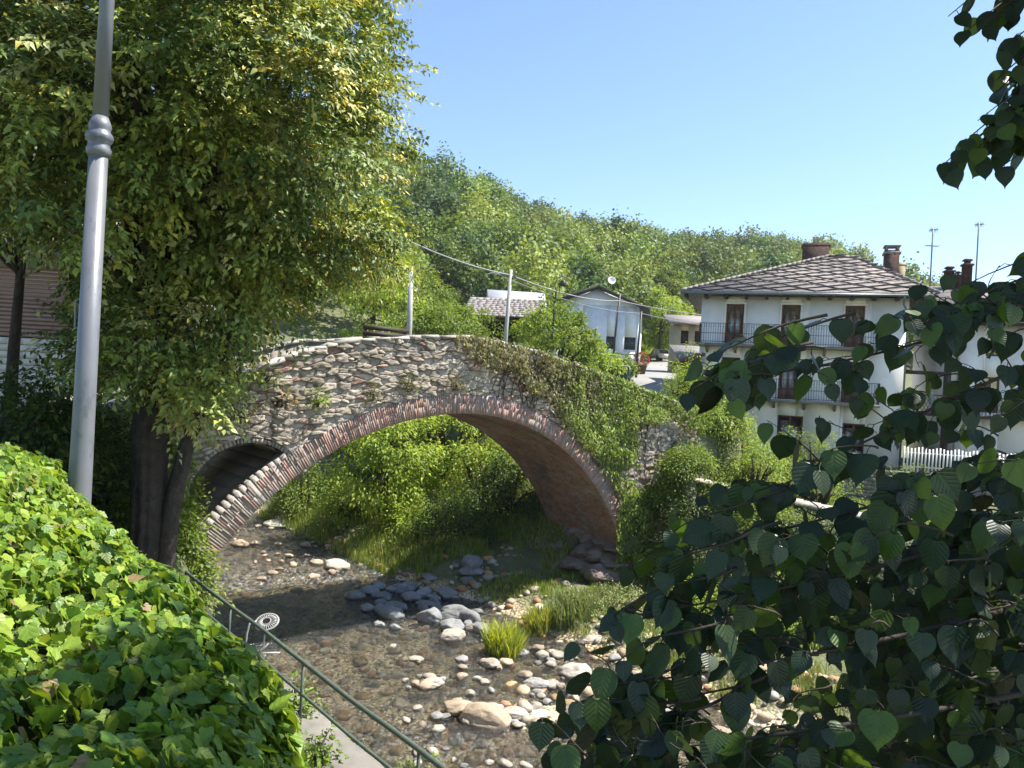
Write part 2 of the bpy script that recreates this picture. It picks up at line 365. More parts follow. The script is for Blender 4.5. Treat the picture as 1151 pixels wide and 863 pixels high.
# road beyond the bridge
ry = np.linspace(28.6, 130, 70); rc = np.interp(ry, [27, 40, 60, 90, 130], [6.6, 8.0, 12.0, 18.6, 27]); V = []
for yy, cx in zip(ry, rc):
    for k, dx in enumerate((-1.9, -1.75, 0, 1.75, 1.9)):
        z = float(np.interp(yy, ROADY, ROADZ)); V.append((cx+dx, yy, z+(.05 if 0 < k < 4 else .02)+.03*(k == 2)))
I = np.arange(len(V)).reshape(-1, 5); quad = np.stack([I[:-1, :-1], I[:-1, 1:], I[1:, 1:], I[1:, :-1]], -1).reshape(-1, 4)
struct(mesh_obj('road', V, quad, M['road'], smooth=True))

# ------------------------------------------------------------ stone bridge
Q0, Q1 = 16.3, 19.8
RL, RR, PA, ZA = 8.2, 7.35, 12.0, -.88
def intr(a):                       # a: angle from vertical, negative = left half
    r_ = np.where(a < 0, RL, RR); return PA+r_*np.sin(a), ZA-r_+r_*np.cos(a)
aL = -math.acos((RL-3.75)/RL); aR = math.acos((RR-5.75)/RR)
def ring(a, d):
    r_ = np.where(a < 0, RL, RR); return PA+(r_+d)*np.sin(a), ZA-r_+(r_+d)*np.cos(a)
RT = .56
TOP = np.array([(-3, -1.35), (2, -1.2), (4, -.75), (5.3, -.35), (6.39, .06), (7.21, .45), (8.56, .84), (9.81, 1.0), (11.17, 1.14), (12.35, 1.2), (14.34, .97), (16.21, .65), (18.3, .24), (20.15, -.14), (22.4, -.62)])
def top(p): return np.interp(p, TOP[:, 0], TOP[:, 1]) + .035*(fbm(np.asarray(p)*1.7, 0*np.asarray(p), 61)-.5)
def extz(p):                       # extrados height over p
    p = np.asarray(p, float); r_ = np.where(p < PA, RL, RR)+RT; d = np.abs(p-PA)
    return ZA-(r_-RT)+np.sqrt(np.maximum(r_**2-d**2, 0))
bridge = thing('stone_bridge', 'old humpbacked stone footbridge with a brick arch ring spanning the stream', 'bridge', W(12, Q0, WL))
BL = W(12, Q0, WL)
def stone_field(p, z, cw=.3, ch=.125, seed=3):
    """rubble: voronoi on a jittered grid; returns height 0..1, cell value, gap"""
    wob = fbm(p*1.1, z*1.1, 57, 2)-.5; rz = z/ch + wob*3; px_ = p/cw + wob*1.5; z = z+wob*3*ch; p = p+wob*1.5*cw
    j0 = np.floor(rz).astype(int); best = np.full(p.shape, 9e9); sec = np.full(p.shape, 9e9); cell = np.zeros(p.shape, int)
    def h(a, b, s): 
        n = (a*73856093 ^ b*19349663 ^ (s*83492791)) & 0x7fffffff; n = (n*1103515245+12345) & 0x7fffffff
        return ((n >> 8) & 0xffff)/65535.
    for dj in (-1, 0, 1):
        jj = j0+dj; off = h(jj, jj*0+7, seed); i0 = np.floor(px_-off).astype(int)
        for di in (-1, 0, 1):
            ii = i0+di
            cx = (ii+off+.05+.9*h(ii, jj, seed+1))*cw; cz = (jj+.1+.8*h(ii, jj, seed+2))*ch
            wgt = .55+.9*h(ii, jj, seed+3)**1.5
            d = (np.abs((p-cx)/cw)**2.4+np.abs((z-cz)/ch)**2.4)**(1/2.4)/wgt
            closer = d < best; sec = np.where(closer, best, np.minimum(sec, d)); cell = np.where(closer, ii*7919+jj, cell); best = np.where(closer, d, best)
    gap = np.clip((sec-best)*3.2, 0, 1)
    cv = ((cell*2654435761) & 0xffffffff)/4294967295.; cv2 = ((cell*40503*977) & 0xffffff)/16777215.
    return gap, cv, cv2
def stone_sheet(name, plo, phi, lo, hi, q, sign=-1, step=.032, amp=.06, tint=(1, 1, 1), parent=bridge, qf=None, rough_up=True):
    n = int((phi-plo)/step)+2; pc = np.linspace(plo, phi, n); l = lo(pc); hgt = hi(pc)-l
    m_ = max(4, int(np.max(hgt)/step)); f = np.linspace(0, 1, m_)
    P = np.repeat(pc[:, None], m_, 1); Z = l[:, None]+hgt[:, None]*f[None]
    gap, cv, cv2 = stone_field(P+.06*(fbm(P*3, Z*3, 71)-.5), Z+.05*(fbm(P*3, Z*3, 75)-.5))
    prot = (np.clip(gap*1.6, 0, 1)**.6)*(.1+1.0*cv)*amp*1.3 + (fbm(P*11, Z*19, 80, 5)-.5)*.05*np.clip(gap*2, .2, 1)
    cq = cv2**1.6; base = np.stack([.3+.3*cq, .27+.265*cq-.01*cv, .24+.23*cq-.03*cv], -1)
    red = ((cv*7.3) % 1 > .9)[..., None]; base = np.where(red, np.stack([.3+.1*cv, .19+.07*cv, .15+.06*cv], -1), base)
    lich = ss(fbm(P*1.3, Z*1.3, 90), .5, .64)[..., None]; base = base*(1-.45*lich)+np.array([.33, .31, .2])*.45*lich
    mort = np.array([.09, .08, .06]); g = np.clip(gap*1.7, 0, 1)[..., None]; c = mort*(1-g)+base*g
    pale = (1-ss(Z-(extz(P)+.9), -.3, .5))*ss(fbm(P*2, Z*2, 95), .35, .6)*(P < 13)
    c = c*(1-.5*pale[..., None])+np.array([.5, .46, .4])*.5*pale[..., None]
    c = c*np.array(tint); qv = q+sign*prot if qf is None else qf(P, Z, prot)
    Vw = W(P, qv, Z).reshape(-1, 3)-BL
    I = np.arange(n*m_).reshape(n, m_); fq = np.stack([I[:-1, :-1], I[1:, :-1], I[1:, 1:], I[:-1, 1:]], -1).reshape(-1, 4)
    return mesh_obj(name, Vw, fq, M['stone'], parent, col=c.reshape(-1, 3))
SC, SRR = (6.15, -2.98), 1.36        # flood arch centre and radius
SPR = 7.42
def sa_top(p): return SC[1]+np.sqrt(np.maximum(SRR**2-(p-SC[0])**2, 0))
low = lambda p: np.where(p < 4.79, np.interp(p, [-3, 1.2, 3, 4.79], [-2.2, -2.2, -4.9, -4.9]), np.where(p < SPR, np.maximum(sa_top(p)+.12, extz(p)-.02), np.where(p < 19.6, np.maximum(extz(p)-.03, -6.9), -6.9)))
stone_sheet('spandrel_wall', -3, 4.785, low, top, Q0)
stone_sheet('spandrel_wall', 4.79, 22.4, low, top, Q0)
# solid core behind (rear face, deck and parapets)
mb = MB(); pc = np.linspace(-3, 22.4, 120)
for a_, b_ in zip(pc[:-1], pc[1:]):
    ta, tb = float(top(a_)), float(top(b_)); ea = float(low(np.array(a_))); eb = float(low(np.array(b_)))
    for (qa, qb, dz, dl) in ((Q0+.02, Q0+.42, -.03, None), (Q1-.42, Q1, -.03, None), (Q0+.42, Q1-.42, -.92, None)):
        lo_a, lo_b = ea, eb
        mb.hexa(np.array([W(a_, qa, lo_a), W(b_, qa, lo_b), W(a_, qb, lo_a), W(b_, qb, lo_b), W(a_, qa, ta+dz), W(b_, qa, tb+dz), W(a_, qb, ta+dz), W(b_, qb, tb+dz)])-BL, (.27, .25, .22))
mb.build('bridge_core', M['stone'], bridge)
# coping stones
mbs = (MB(), MB()); p_ = -3.0
while p_ < 22.3:
    L_ = random.uniform(.28, .62); e = min(p_+L_-.02, 22.4); h_ = random.uniform(.05, .1)
    for mb, (qa, qb) in zip(mbs, ((Q0-.07-random.uniform(0, .05), Q0+.46), (Q1-.46, Q1+.07))):
        za, zb = float(top(p_))-.01, float(top(e))-.01; k = random.uniform(.35, .56)
        V8 = np.array([W(p_, qa, za), W(e, qa, zb), W(p_, qb, za), W(e, qb, zb), W(p_+.02, qa+.02, za+h_), W(e-.02, qa+.02, zb+h_), W(p_+.02, qb, za+h_), W(e-.02, qb, zb+h_)])-BL
        mb.hexa(V8+rng.normal(0, .008, V8.shape), (k, k*.95, k*.87))
    p_ += L_
for mb in mbs: mb.build('coping', M['stone'], bridge)
# brick voussoirs
mb = MB(); a = aL
while a < aR:
    r_ = RL if a < 0 else RR; da = .058/r_; th = random.uniform(.034, .044)/r_
    left_foot = ss(np.array(a), -.42, -.75).item(); 
    cuts = [0, RT*.5, RT-.05*random.random()] if random.random() < .55 else [0, RT*random.uniform(.88, .98)]
    if random.random() < .1: cuts = [0, .2, .4, RT]
    for c0, c1 in zip(cuts[:-1], cuts[1:]):
        pr = random.uniform(.016, .036); k = random.random()
        if random.random() < .2+.6*left_foot: col = np.array([.33, .29, .255])*random.uniform(.6, 1.05)
        else: col = np.array([.4, .2+.06*k, .16+.05*k])*random.uniform(.75, 1.2)
        col = col*.78+np.array([.5, .43, .38])*.22
        V8 = []
        for rr in (c0, c1-.014):
            for qv in (Q0-pr, Q0+.2):
                for aa in (a, a+th):
                    pz = ring(np.array(aa), rr); V8.append(W(pz[0], qv, pz[1]))
        V8 = np.array(V8)-BL; mb.hexa(V8+rng.normal(0, .006, V8.shape), col)
    a += da
mb.build('arch_ring', M['brick'], bridge)
# mortar bed behind the voussoirs
mb = MB(); aa = np.linspace(aL, aR, 130)
for x, y in zip(aa[:-1], aa[1:]):
    V8 = [W(*[*(lambda pz: (pz[0], qv, pz[1]))(ring(np.array(an), rr))]) for rr in (.012, RT+.06) for qv in (Q0-.014, Q0+.3) for an in (x, y)]
    mb.hexa(np.array(V8)-BL, (1, 1, 1))
mb.build('mortar_bed', M['mortar'], bridge)
# vault (underside) with uv bricks
na, nq = 200, 50; aa = np.linspace(aL-.05, aR, na); qv = np.linspace(Q0+.0, Q1, nq); AA, QQ = np.meshgrid(aa, qv, indexing='ij')
dd = -.03*fbm(AA*14, QQ*2.5, 33); pz = ring(AA, dd+.01)
Vv = W(pz[0], QQ, pz[1]).reshape(-1, 3)-BL; I = np.arange(na*nq).reshape(na, nq); fq = np.stack([I[:-1, :-1], I[:-1, 1:], I[1:, 1:], I[1:, :-1]], -1).reshape(-1, 4)
vo_ = mesh_obj('vault', Vv, fq, M['vault'], bridge, smooth=True)
uvl = vo_.data.uv_layers.new(name='UVMap'); uvv = np.stack([QQ.ravel(), AA.ravel()*7.7], -1)
li = np.zeros(len(vo_.data.loops), np.int32); vo_.data.loops.foreach_get('vertex_index', li); uvl.data.foreach_set('uv', uvv[li].astype(np.float32).ravel())
# flood arch lining and its ring
n_ = 40; th = np.linspace(math.pi*1.0, math.acos((SPR-SC[0])/SRR)-.02, n_); V = []; qv = np.linspace(Q0+.02, Q1, 24)
TH, QQ = np.meshgrid(th, qv, indexing='ij'); rr_ = SRR-.03*fbm(TH*6, QQ*5, 44)
PP = SC[0]+rr_*np.cos(TH); ZZ = SC[1]+rr_*np.sin(TH)
gap, cv, cv2 = stone_field(QQ*1.0, TH*SRR, .3, .14, 9)
k = (.42+.25*cv)[..., None]*np.array([1, .95, .88])*np.clip(.5+gap, 0, 1)[..., None]
PP = PP-.04*gap*np.cos(TH); ZZ = ZZ-.04*gap*np.sin(TH)
I = np.arange(TH.size).reshape(TH.shape); fq = np.stack([I[:-1, :-1], I[:-1, 1:], I[1:, 1:], I[1:, :-1]], -1).reshape(-1, 4)
mesh_obj('flood_arch_lining', W(PP, QQ, ZZ).reshape(-1, 3)-BL, fq, M['stone'], bridge, col=k.reshape(-1, 3))
mb = MB(); t0 = math.pi*.98
while t0 > math.acos((SPR-SC[0])/SRR)+.12:
    w_ = random.uniform(.05, .09)/SRR; k = random.uniform(.26, .42); V8 = []
    for rr in (SRR-.01, SRR+random.uniform(.08, .15)):
        for q_ in (Q0-random.uniform(.0, .03), Q0+.2):
            for an in (t0, t0-w_): V8.append(W(SC[0]+rr*math.cos(an), q_, SC[1]+rr*math.sin(an)))
    mb.hexa(np.array(V8)-BL, (k, k*.93, k*.84)); t0 -= w_+.012
mb.build('flood_arch_ring', M['stone'], bridge)
# haunch fill visible on the floor of the flood arch + left footing
mb = MB()
for x0, x1 in zip(np.linspace(4.2, 7.5, 14)[:-1], np.linspace(4.2, 7.5, 14)[1:]):
    e0, e1 = float(extz(x0)), float(extz(x1))
    mb.hexa(np.array([W(x0, Q0+.2, e0-.5), W(x1, Q0+.2, e1-.5), W(x0, Q1, e0-.5), W(x1, Q1, e1-.5), W(x0, Q0+.2, e0+.01), W(x1, Q0+.2, e1+.01), W(x0, Q1, e0+.01), W(x1, Q1, e1+.01)])-BL, (.3, .28, .24))
mb.build('haunch_fill', M['stone'], bridge)
stone_sheet('left_footing', 3.6, 5.45, lambda p: 0*p-7.3, lambda p: 0*p-4.45, Q0-.12)
mb = MB(); mb.hexa(np.array([W(x, q, z) for z in (-7.3, -4.47) for q in (Q0-.1, Q1+.1) for x in (3.6, 5.42)])-BL, (.3, .28, .25)); mb.build('left_footing_core', M['stone'], bridge)
# layered rock footing of the right pier
def rock_mesh(n=3, seed=0, sq=(1, 1, 1), amp=.25, facet=.5):
    t_ = (1+5**.5)/2
    v = np.array([(-1, t_, 0), (1, t_, 0), (-1, -t_, 0), (1, -t_, 0), (0, -1, t_), (0, 1, t_), (0, -1, -t_), (0, 1, -t_), (t_, 0, -1), (t_, 0, 1), (-t_, 0, -1), (-t_, 0, 1)], float)
    f = [(0, 11, 5), (0, 5, 1), (0, 1, 7), (0, 7, 10), (0, 10, 11), (1, 5, 9), (5, 11, 4), (11, 10, 2), (10, 7, 6), (7, 1, 8), (3, 9, 4), (3, 4, 2), (3, 2, 6), (3, 6, 8), (3, 8, 9), (4, 9, 5), (2, 4, 11), (6, 2, 10), (8, 6, 7), (9, 8, 1)]
    v = [x/np.linalg.norm(x) for x in v]
    for _ in range(n):
        c = {}; nf = []
        def mid(a, b):
            k = (min(a, b), max(a, b))
            if k not in c: m_ = v[a]+v[b]; v.append(m_/np.linalg.norm(m_)); c[k] = len(v)-1
            return c[k]
        for a, b, d in f:
            x, y, z = mid(a, b), mid(b, d), mid(d, a); nf += [(a, x, z), (b, y, x), (d, z, y), (x, y, z)]
        f = nf
    v = np.array(v); rg = np.random.default_rng(seed)
    # cut by random planes for facets
    r_ = np.ones(len(v))
    for _ in range(9):
        d = rg.normal(size=3); d /= np.linalg.norm(d); h_ = rg.uniform(.62, .95)
        dt = v@d; r_ = np.where(dt > 1e-3, np.minimum(r_, (h_/np.maximum(dt, 1e-3))*facet+(1-facet)*1.0 if False else np.where(h_/np.maximum(dt, 1e-3) < r_, r_*(1-facet)+facet*h_/np.maximum(dt, 1e-3), r_)), r_)
    r_ = r_*(1+amp*(fbm(v[:, 0]*1.7+seed, v[:, 1]*1.7+v[:, 2]*2.1, seed)-.5))
    return v*r_[:, None]*np.array(sq), np.array(f)
mb = MB()
for i in range(24):
    v, f = rock_mesh(3, 200+i, (1.1, .8, .38), .55, 1.0)
    p_ = 18.35+.25*(i//6)+random.uniform(-.15, .15); q_ = Q0+.25+(i % 6)*.66; z_ = -6.55+(i//6)*.45+random.uniform(-.1, .1)
    v = v*random.uniform(.7, 1.0); cc, sn = math.cos(A+random.uniform(-.3, .3)), math.sin(A)
    v = np.stack([v[:, 0]*cc-v[:, 1]*sn, v[:, 0]*sn+v[:, 1]*cc, v[:, 2]], -1)+W(p_, q_, z_)-BL
    mb.add(v, f)
mb.build('pier_footing', M['rock_pier'], bridge, smooth=True)

# ------------------------------------------------------------ leaves
def tmpl_simple():                  # 6 vertices, folded along the midrib
    V = np.array([(0, 0, 0), (.3, .42, .1), (0, .45, 0), (-.3, .42, .1), (0, 1.08, -.2), (0, 1, -.14)], float)[:5]
    return V, np.array([(0, 1, 2), (0, 2, 3), (2, 1, 4), (2, 4, 3)])
def tmpl_fan(out, fold=.12, droop=.25):
    """outline points (x>=0 side, from base to tip) mirrored, fan from a midrib"""
    mid = [(0, y) for _, y in out[1:-1]]
    n = len(out); L_ = [(-x, y) for x, y in out[1:-1]]; R_ = [(x, y) for x, y in out[1:-1]]
    V = [(0, out[0][1])]+mid+[(0, out[-1][1])]+R_+L_; k = n-2
    V3 = []
    for x, y in V: V3.append((x, y, abs(x)*fold*2-droop*max(0, y)**2*.5 - (abs(x)**2)*.35))
    F4 = []; F3 = []
    r0 = k+2; l0 = 2*k+2
    F3 += [(0, r0, 1), (0, 1, l0), (k, r0+k-1, k+1), (k, k+1, l0+k-1)]
    for i in range(k-1):
        F4 += [(1+i, r0+i, r0+i+1, 2+i), (1+i, 2+i, l0+i+1, l0+i)]
    return np.array(V3), [np.array(F3), np.array(F4)]
HEART = tmpl_fan([(0, 0), (.16, -.09), (.34, -.05), (.46, .09), (.515, .27), (.5, .42), (.42, .6), (.29, .76), (.14, .9), (.05, .99), (0, 1.12)], .1, .32)
IVY = tmpl_fan([(0, 0), (.2, -.14), (.4, -.08), (.47, .06), (.42, .2), (.53, .4), (.36, .54), (.24, .7), (.1, .9), (0, 1.02)], .12, .25)
SIMPLE = tmpl_simple()
def unit(v): return v/(np.linalg.norm(v, axis=-1, keepdims=True)+1e-9)
def leaves(pos, d, n, size, tm):
    V, Fs = tm; Fs = Fs if isinstance(Fs, list) else [Fs]
    d = unit(d); n = unit(n-d*np.sum(n*d, -1, keepdims=True)); x = np.cross(d, n)
    k = len(V); size = np.broadcast_to(np.asarray(size, float), (len(pos),))
    sz = size[:, None, None]; wx = rng.uniform(.85, 1.12, len(pos))[:, None, None]
    out = pos[:, None]+sz*(x[:, None]*V[None, :, 0:1]*wx+d[:, None]*V[None, :, 1:2]+n[:, None]*V[None, :, 2:3]*rng.normal(1.0, .8, (len(pos), 1, 1)))
    off = (np.arange(len(pos))*k)[:, None, None]
    return out.reshape(-1, 3), [(f[None]+off).reshape(-1, f.shape[1]) for f in Fs], k
def leaf_obj(name, pos, d, n, size, tm, cols, mat, parent, loc=(0, 0, 0)):
    V, Fs, k = leaves(pos-np.asarray(loc), d, n, size, tm)
    o = mesh_obj(name, V, Fs, mat, parent, smooth=True, col=np.repeat(cols, k, 0))
    if k > 8:
        idx = np.concatenate([f.ravel() for f in Fs]); uv = o.data.uv_layers.new(name='UVMap')
        if len(idx) == len(o.data.loops): uv.data.foreach_set('uv', tm[0][idx % k][:, :2].astype(np.float32).ravel())
    return o
def palette(n, cs, var=.18, clump=None, cp=.55):
    cs = np.array(cs, float); i = rng.integers(0, len(cs), n)
    if clump is not None: i = np.where(rng.random(n) < cp, clump % len(cs), i)
    return np.clip(cs[i]*rng.normal(1, var, (n, 1)), .004, .9)
def clumps(c, rad, nc, shell=.75, bumpy=.2, seed=1):
    """clump centres in a bumpy ellipsoid"""
    v = unit(rng.normal(size=(nc, 3))); r_ = shell+(1-shell)*rng.random(nc)**.5
    bu_ = 1+bumpy*(fbm(v[:, 0]*2.3+seed, v[:, 1]*2.3+v[:, 2]*3.1, seed)-.5)*2
    r_ = np.where(rng.random(nc) < .25, rng.random(nc)**.4*.8, r_)
    return np.asarray(c)+v*np.asarray(rad)*(r_*bu_)[:, None], v
def cluster_leaves(cen, out, per, cr, flat=.6, nv=.45):
    n = len(cen); ci = np.repeat(np.arange(n), per); m_ = len(ci)
    o = rng.normal(size=(m_, 3))*np.array([1, 1, flat])*cr*np.repeat(rng.uniform(.6, 1.3, n), per)[:, None]*.55
    pos = cen[ci]+o
    pos[:, 2] -= .35*np.linalg.norm(o[:, :2], axis=1)**1.3/max(cr, .01)*.5
    d = unit(out[ci]*.7+unit(o)*.7+rng.normal(size=(m_, 3))*.45+np.array([0, 0, -.75]))
    nn = unit(np.array([0, 0, 1.0])+out[ci]*.55+unit(o)*.4+rng.normal(size=(m_, 3))*nv)
    return pos, d, nn, ci
def limbs(mb, base, hts, targets, r0, trunk_top, n=9):
    for tg in targets:
        s_ = base+(trunk_top-base)*random.uniform(.45, .98); mid_ = s_*.45+tg*.55+np.array([0, 0, random.uniform(-.1, .35)])
        tt = np.linspace(0, 1, 7)[:, None]; P = (1-tt)**2*s_+2*tt*(1-tt)*(s_*.5+mid_*.5+np.array([0, 0, .15]))+tt**2*tg
        P[1:-1] += rng.normal(0, .04, (5, 3))
        mb.tube(P, np.linspace(r0*random.uniform(.28, .5), r0*.04, 7), 6)

# ------------------------------------------------------------ big tree on the near bank
TB = np.array([-5.72, 12.0, -4.9])
tree = thing('broadleaf_tree', 'large leafy tree with dark twin trunk beside railing and in front of the bridge', 'tree', TB)
mb = MB()
P = np.array([(0, 0, -.1), (-.02, 0, 1.0), (-.05, .02, 2.4), (-.12, .05, 3.9), (-.1, .2, 5.6), (.1, .2, 7.6), (.15, .1, 10.5)])
def bark_tube(P, R_, n=40, amp=.09, seed=0):
    P = np.array(P, float); tt = np.linspace(0, len(P)-1, 60); PX = np.stack([np.interp(tt, range(len(P)), P[:, i]) for i in range(3)], -1)
    rr = np.interp(tt, range(len(P)), R_); a = np.arange(n)*2*math.pi/n
    AA, ZZ = np.meshgrid(a, PX[:, 2]); g = fbm(AA*4.2+seed, ZZ*.8, seed+3, 3)
    rad = rr[:, None]*(1+amp*1.5*np.abs(np.sin(AA*9+5*g))+amp*(g-.5)*4 - amp)
    V = np.stack([PX[:, 0:1]+rad*np.cos(AA), PX[:, 1:2]+rad*np.sin(AA), ZZ], -1).reshape(-1, 3)
    I = np.arange(len(tt)*n).reshape(len(tt), n); J = np.roll(I, -1, 1); fq = np.stack([I[:-1], J[:-1], J[1:], I[1:]], -1).reshape(-1, 4)
    return V, fq
V, f = bark_tube(P, [.4, .31, .28, .27, .2, .13, .05], seed=1); mb.add(V, f)
P2 = np.array([(.16, -.05, -.1), (.24, -.02, 1.2), (.3, 0, 2.5), (.48, .05, 3.6), (.9, .2, 5.2), (1.5, .3, 7.6)])
V, f = bark_tube(P2, [.2, .15, .14, .13, .1, .04], 24, seed=5); mb.add(V, f)
cc = np.array([.0, .4, 9.4]); cr_ = np.array([4.0, 3.9, 5.6])
cen, outd = clumps(cc, cr_, 440, .8, .36, 3)
# lower hanging skirt on the right of the trunk and on the left
ex = np.array([(.8, .1, 4.4), (.9, -.2, 3.9), (.6, -.6, 3.5), (.8, .3, 3.2), (.9, .2, 2.7), (1.3, .4, 4.6), (1.9, .2, 5.0), (2.4, .1, 5.3), (2.9, .2, 5.6), (.7, .5, 2.9), (.8, .6, 2.3), (-.9, -.4, 4.6), (-1.6, 0, 4.9), (-.3, -.9, 4.9), (.2, -.8, 4.5), (-2.2, .6, 4.6), (-1.2, 1, 4.0), (1.4, -.6, 4.9), (.7, -.9, 5.0), (2.0, .8, 5.2), (.5, -.6, 4.0), (.9, .1, 2.9), (.8, .3, 3.4), (.75, .5, 2.3)])
ex = np.repeat(ex, 5, 0)+rng.normal(0, .27, (len(ex)*5, 3))
# keep a gap low on the far left, where the building shows
wl_ = cen+TB; keep = ~((wl_[:, 0]/wl_[:, 1] < -.575) & (wl_[:, 2]/wl_[:, 1] < .16)); keep &= ~((cen[:, 2] < 5.0) & (cen[:, 0] < -.5))
cen, outd = cen[keep], outd[keep]
cen = np.concatenate([cen, ex]); outd = np.concatenate([outd, unit(ex-np.array([0, 0, 4.5])+rng.normal(0, .1, ex.shape))])
cx_, cy_ = px(cen+TB); keep = (cy_ < np.interp(cx_, [60, 110, 160, 200, 216, 236, 262, 300, 345, 400, 436], [360, 430, 425, 440, 470, 430, 388, 355, 338, 320, 300])) & (cx_ < 436+8*np.sin(cy_*.05))
cen, outd = cen[keep], outd[keep]
limbs(mb, P[3]*1.0, None, [c for c in cen[rng.choice(len(cen), 60, False)]], .24, P[5])
mb.build('trunk', M['bark'], tree, smooth=True)
cin, oin = clumps(cc, cr_*.66, 170, .8, .2, 8); kx, ky = px(cin+TB); kin = (ky < np.interp(kx, [60, 110, 236, 300, 400], [330, 400, 400, 330, 290])) & (kx < 400); cen = np.concatenate([cen, cin[kin]]); outd = np.concatenate([outd, oin[kin]])
ns = 20; ci_s = np.repeat(np.arange(len(cen)), ns); m_ = len(ci_s); o_ = rng.normal(size=(m_, 3))*np.array([.24, .24, .14])
so_ = cen[ci_s]+o_; sdir = unit(outd[ci_s]*.75+unit(o_)*.75+np.array([0, 0, .1])); sl_ = rng.uniform(.3, .68, m_); nl = 25
kk_ = np.tile(np.arange(nl)/nl, m_); si = np.repeat(np.arange(m_), nl); ci = ci_s[si]
pos = so_[si]+sdir[si]*(sl_[si]*kk_)[:, None]; pos[:, 2] -= .28*sl_[si]*kk_**2.2
sgn = np.where(np.arange(len(pos)) % 2, 1., -1.)[:, None]; sdv = unit(np.cross(sdir[si], [0, 0, 1.]))
pos = pos+sdv*sgn*.045+rng.normal(0, .025, pos.shape)
d = unit(sdir[si]*.55+sdv*sgn*.6+np.array([0, 0, -.3])*(.4+kk_[:, None])+rng.normal(0, .25, pos.shape)); nn = unit(np.array([0, 0, 1.])+outd[ci]*.7+rng.normal(0, .28, pos.shape))
dark = ss(pos[:, 0]*.6+pos[:, 2]*.1, -1.2, 2.2)  # weight rising to the right, where yellower leaves imitate the sunlit side
col = palette(len(pos), [(.22, .28, .05), (.09, .14, .028), (.3, .34, .07), (.42, .43, .16), (.14, .2, .04)], .2, rng.integers(0, 5, len(cen))[ci], .85)  # per-clump tones paint lit clumps and shaded gaps into the crown
yel = (rng.random(len(pos)) < .02+.2*dark*(((ci*7) % 5) < 2)); col[yel] = col[yel]*np.array([1.8, 1.35, .9])
leaf_obj('crown', pos, d, nn, rng.uniform(.06, .122, len(pos)), SIMPLE, col, M['leaf_tree'], tree)

def simple_tree(name, label, base, h, rx, n_c=60, per=90, cl=.5, ls=.14, cols=((.07, .11, .022), (.05, .085, .018), (.1, .13, .03)), trunk_r=.15, cb=.3, group=None, ry=None, cat='tree', mat='leaf', tm=SIMPLE):
    base = np.array(base, float); o = thing(name, label, cat, base, group=group)
    mb = MB(); lean = rng.normal(0, .04*h, 2)
    P = np.array([(0, 0, -.3), (lean[0]*.2, lean[1]*.2, h*.25), (lean[0]*.6, lean[1]*.6, h*.55), (lean[0], lean[1], h*.92)])
    mb.tube(P, [trunk_r, trunk_r*.8, trunk_r*.5, trunk_r*.12], 8)
    ch = h*(1-cb)/2; cen, outd = clumps((lean[0]*.5, lean[1]*.5, h*cb+ch), (rx, ry or rx, ch), n_c, .62, .35, random.randint(0, 999))
    limbs(mb, P[1], None, [c for c in cen[rng.choice(len(cen), min(16, len(cen)), False)]], trunk_r, P[2])
    mb.build('trunk', M['bark'], o, smooth=True)
    pos, d, nn, ci = cluster_leaves(cen, outd, per, cl, .7)
    leaf_obj('crown', pos, d, nn, rng.uniform(ls*.75, ls*1.3, len(pos)), tm, palette(len(pos), cols, .2, rng.integers(0, 9, n_c)[ci]), M[mat], o)
    return o
def bush(name, label, base, h, rx, n_c=26, per=90, cl=.28, ls=.08, cols=((.07, .12, .022), (.05, .09, .018), (.11, .15, .03)), group=None, cat='shrub', ry=None, mat='leaf', tm=SIMPLE):
    base = np.array(base, float); o = thing(name, label, cat, base, group=group)
    v = unit(rng.normal(size=(n_c, 3))); v[:, 2] = np.abs(v[:, 2])
    cen = v*np.array([rx, ry or rx, h])*(rng.uniform(.35, 1, n_c)**.6)[:, None]; cen[:, 2] = np.maximum(cen[:, 2], .08)
    mb = MB()
    for c in cen[:min(14, n_c)]:
        s_ = rng.normal(0, .1*rx, 3); s_[2] = -.1; mb.tube([s_, (s_+c)/2+np.array([0, 0, .1*h]), c], [.03*h+.006, .02*h+.004, .004], 5)
    mb.build('stem', M['twig'], o, smooth=True)
    pos, d, nn, ci = cluster_leaves(cen, unit(v+np.array([0, 0, .2])), per, cl, .8)
    leaf_obj('foliage', pos, d, nn, rng.uniform(ls*.7, ls*1.3, len(pos)), tm, palette(len(pos), cols, .2, rng.integers(0, 9, n_c)[ci]), M[mat], o)
    return o
def gz0(P): return float(height(P[0], P[1]))
def gz(x, y): return float(height(np.array(x), np.array(y)))

# second tree at the left edge of the picture, thin dark trunk
simple_tree('broadleaf_tree', 'slim dark trunked tree at the left edge in front of the pink shuttered building', (-9.15, 13.5, -1.7), 7.6, 1.9, 70, 110, .5, .11, trunk_r=.12, cb=.52, mat='leaf_gloss')

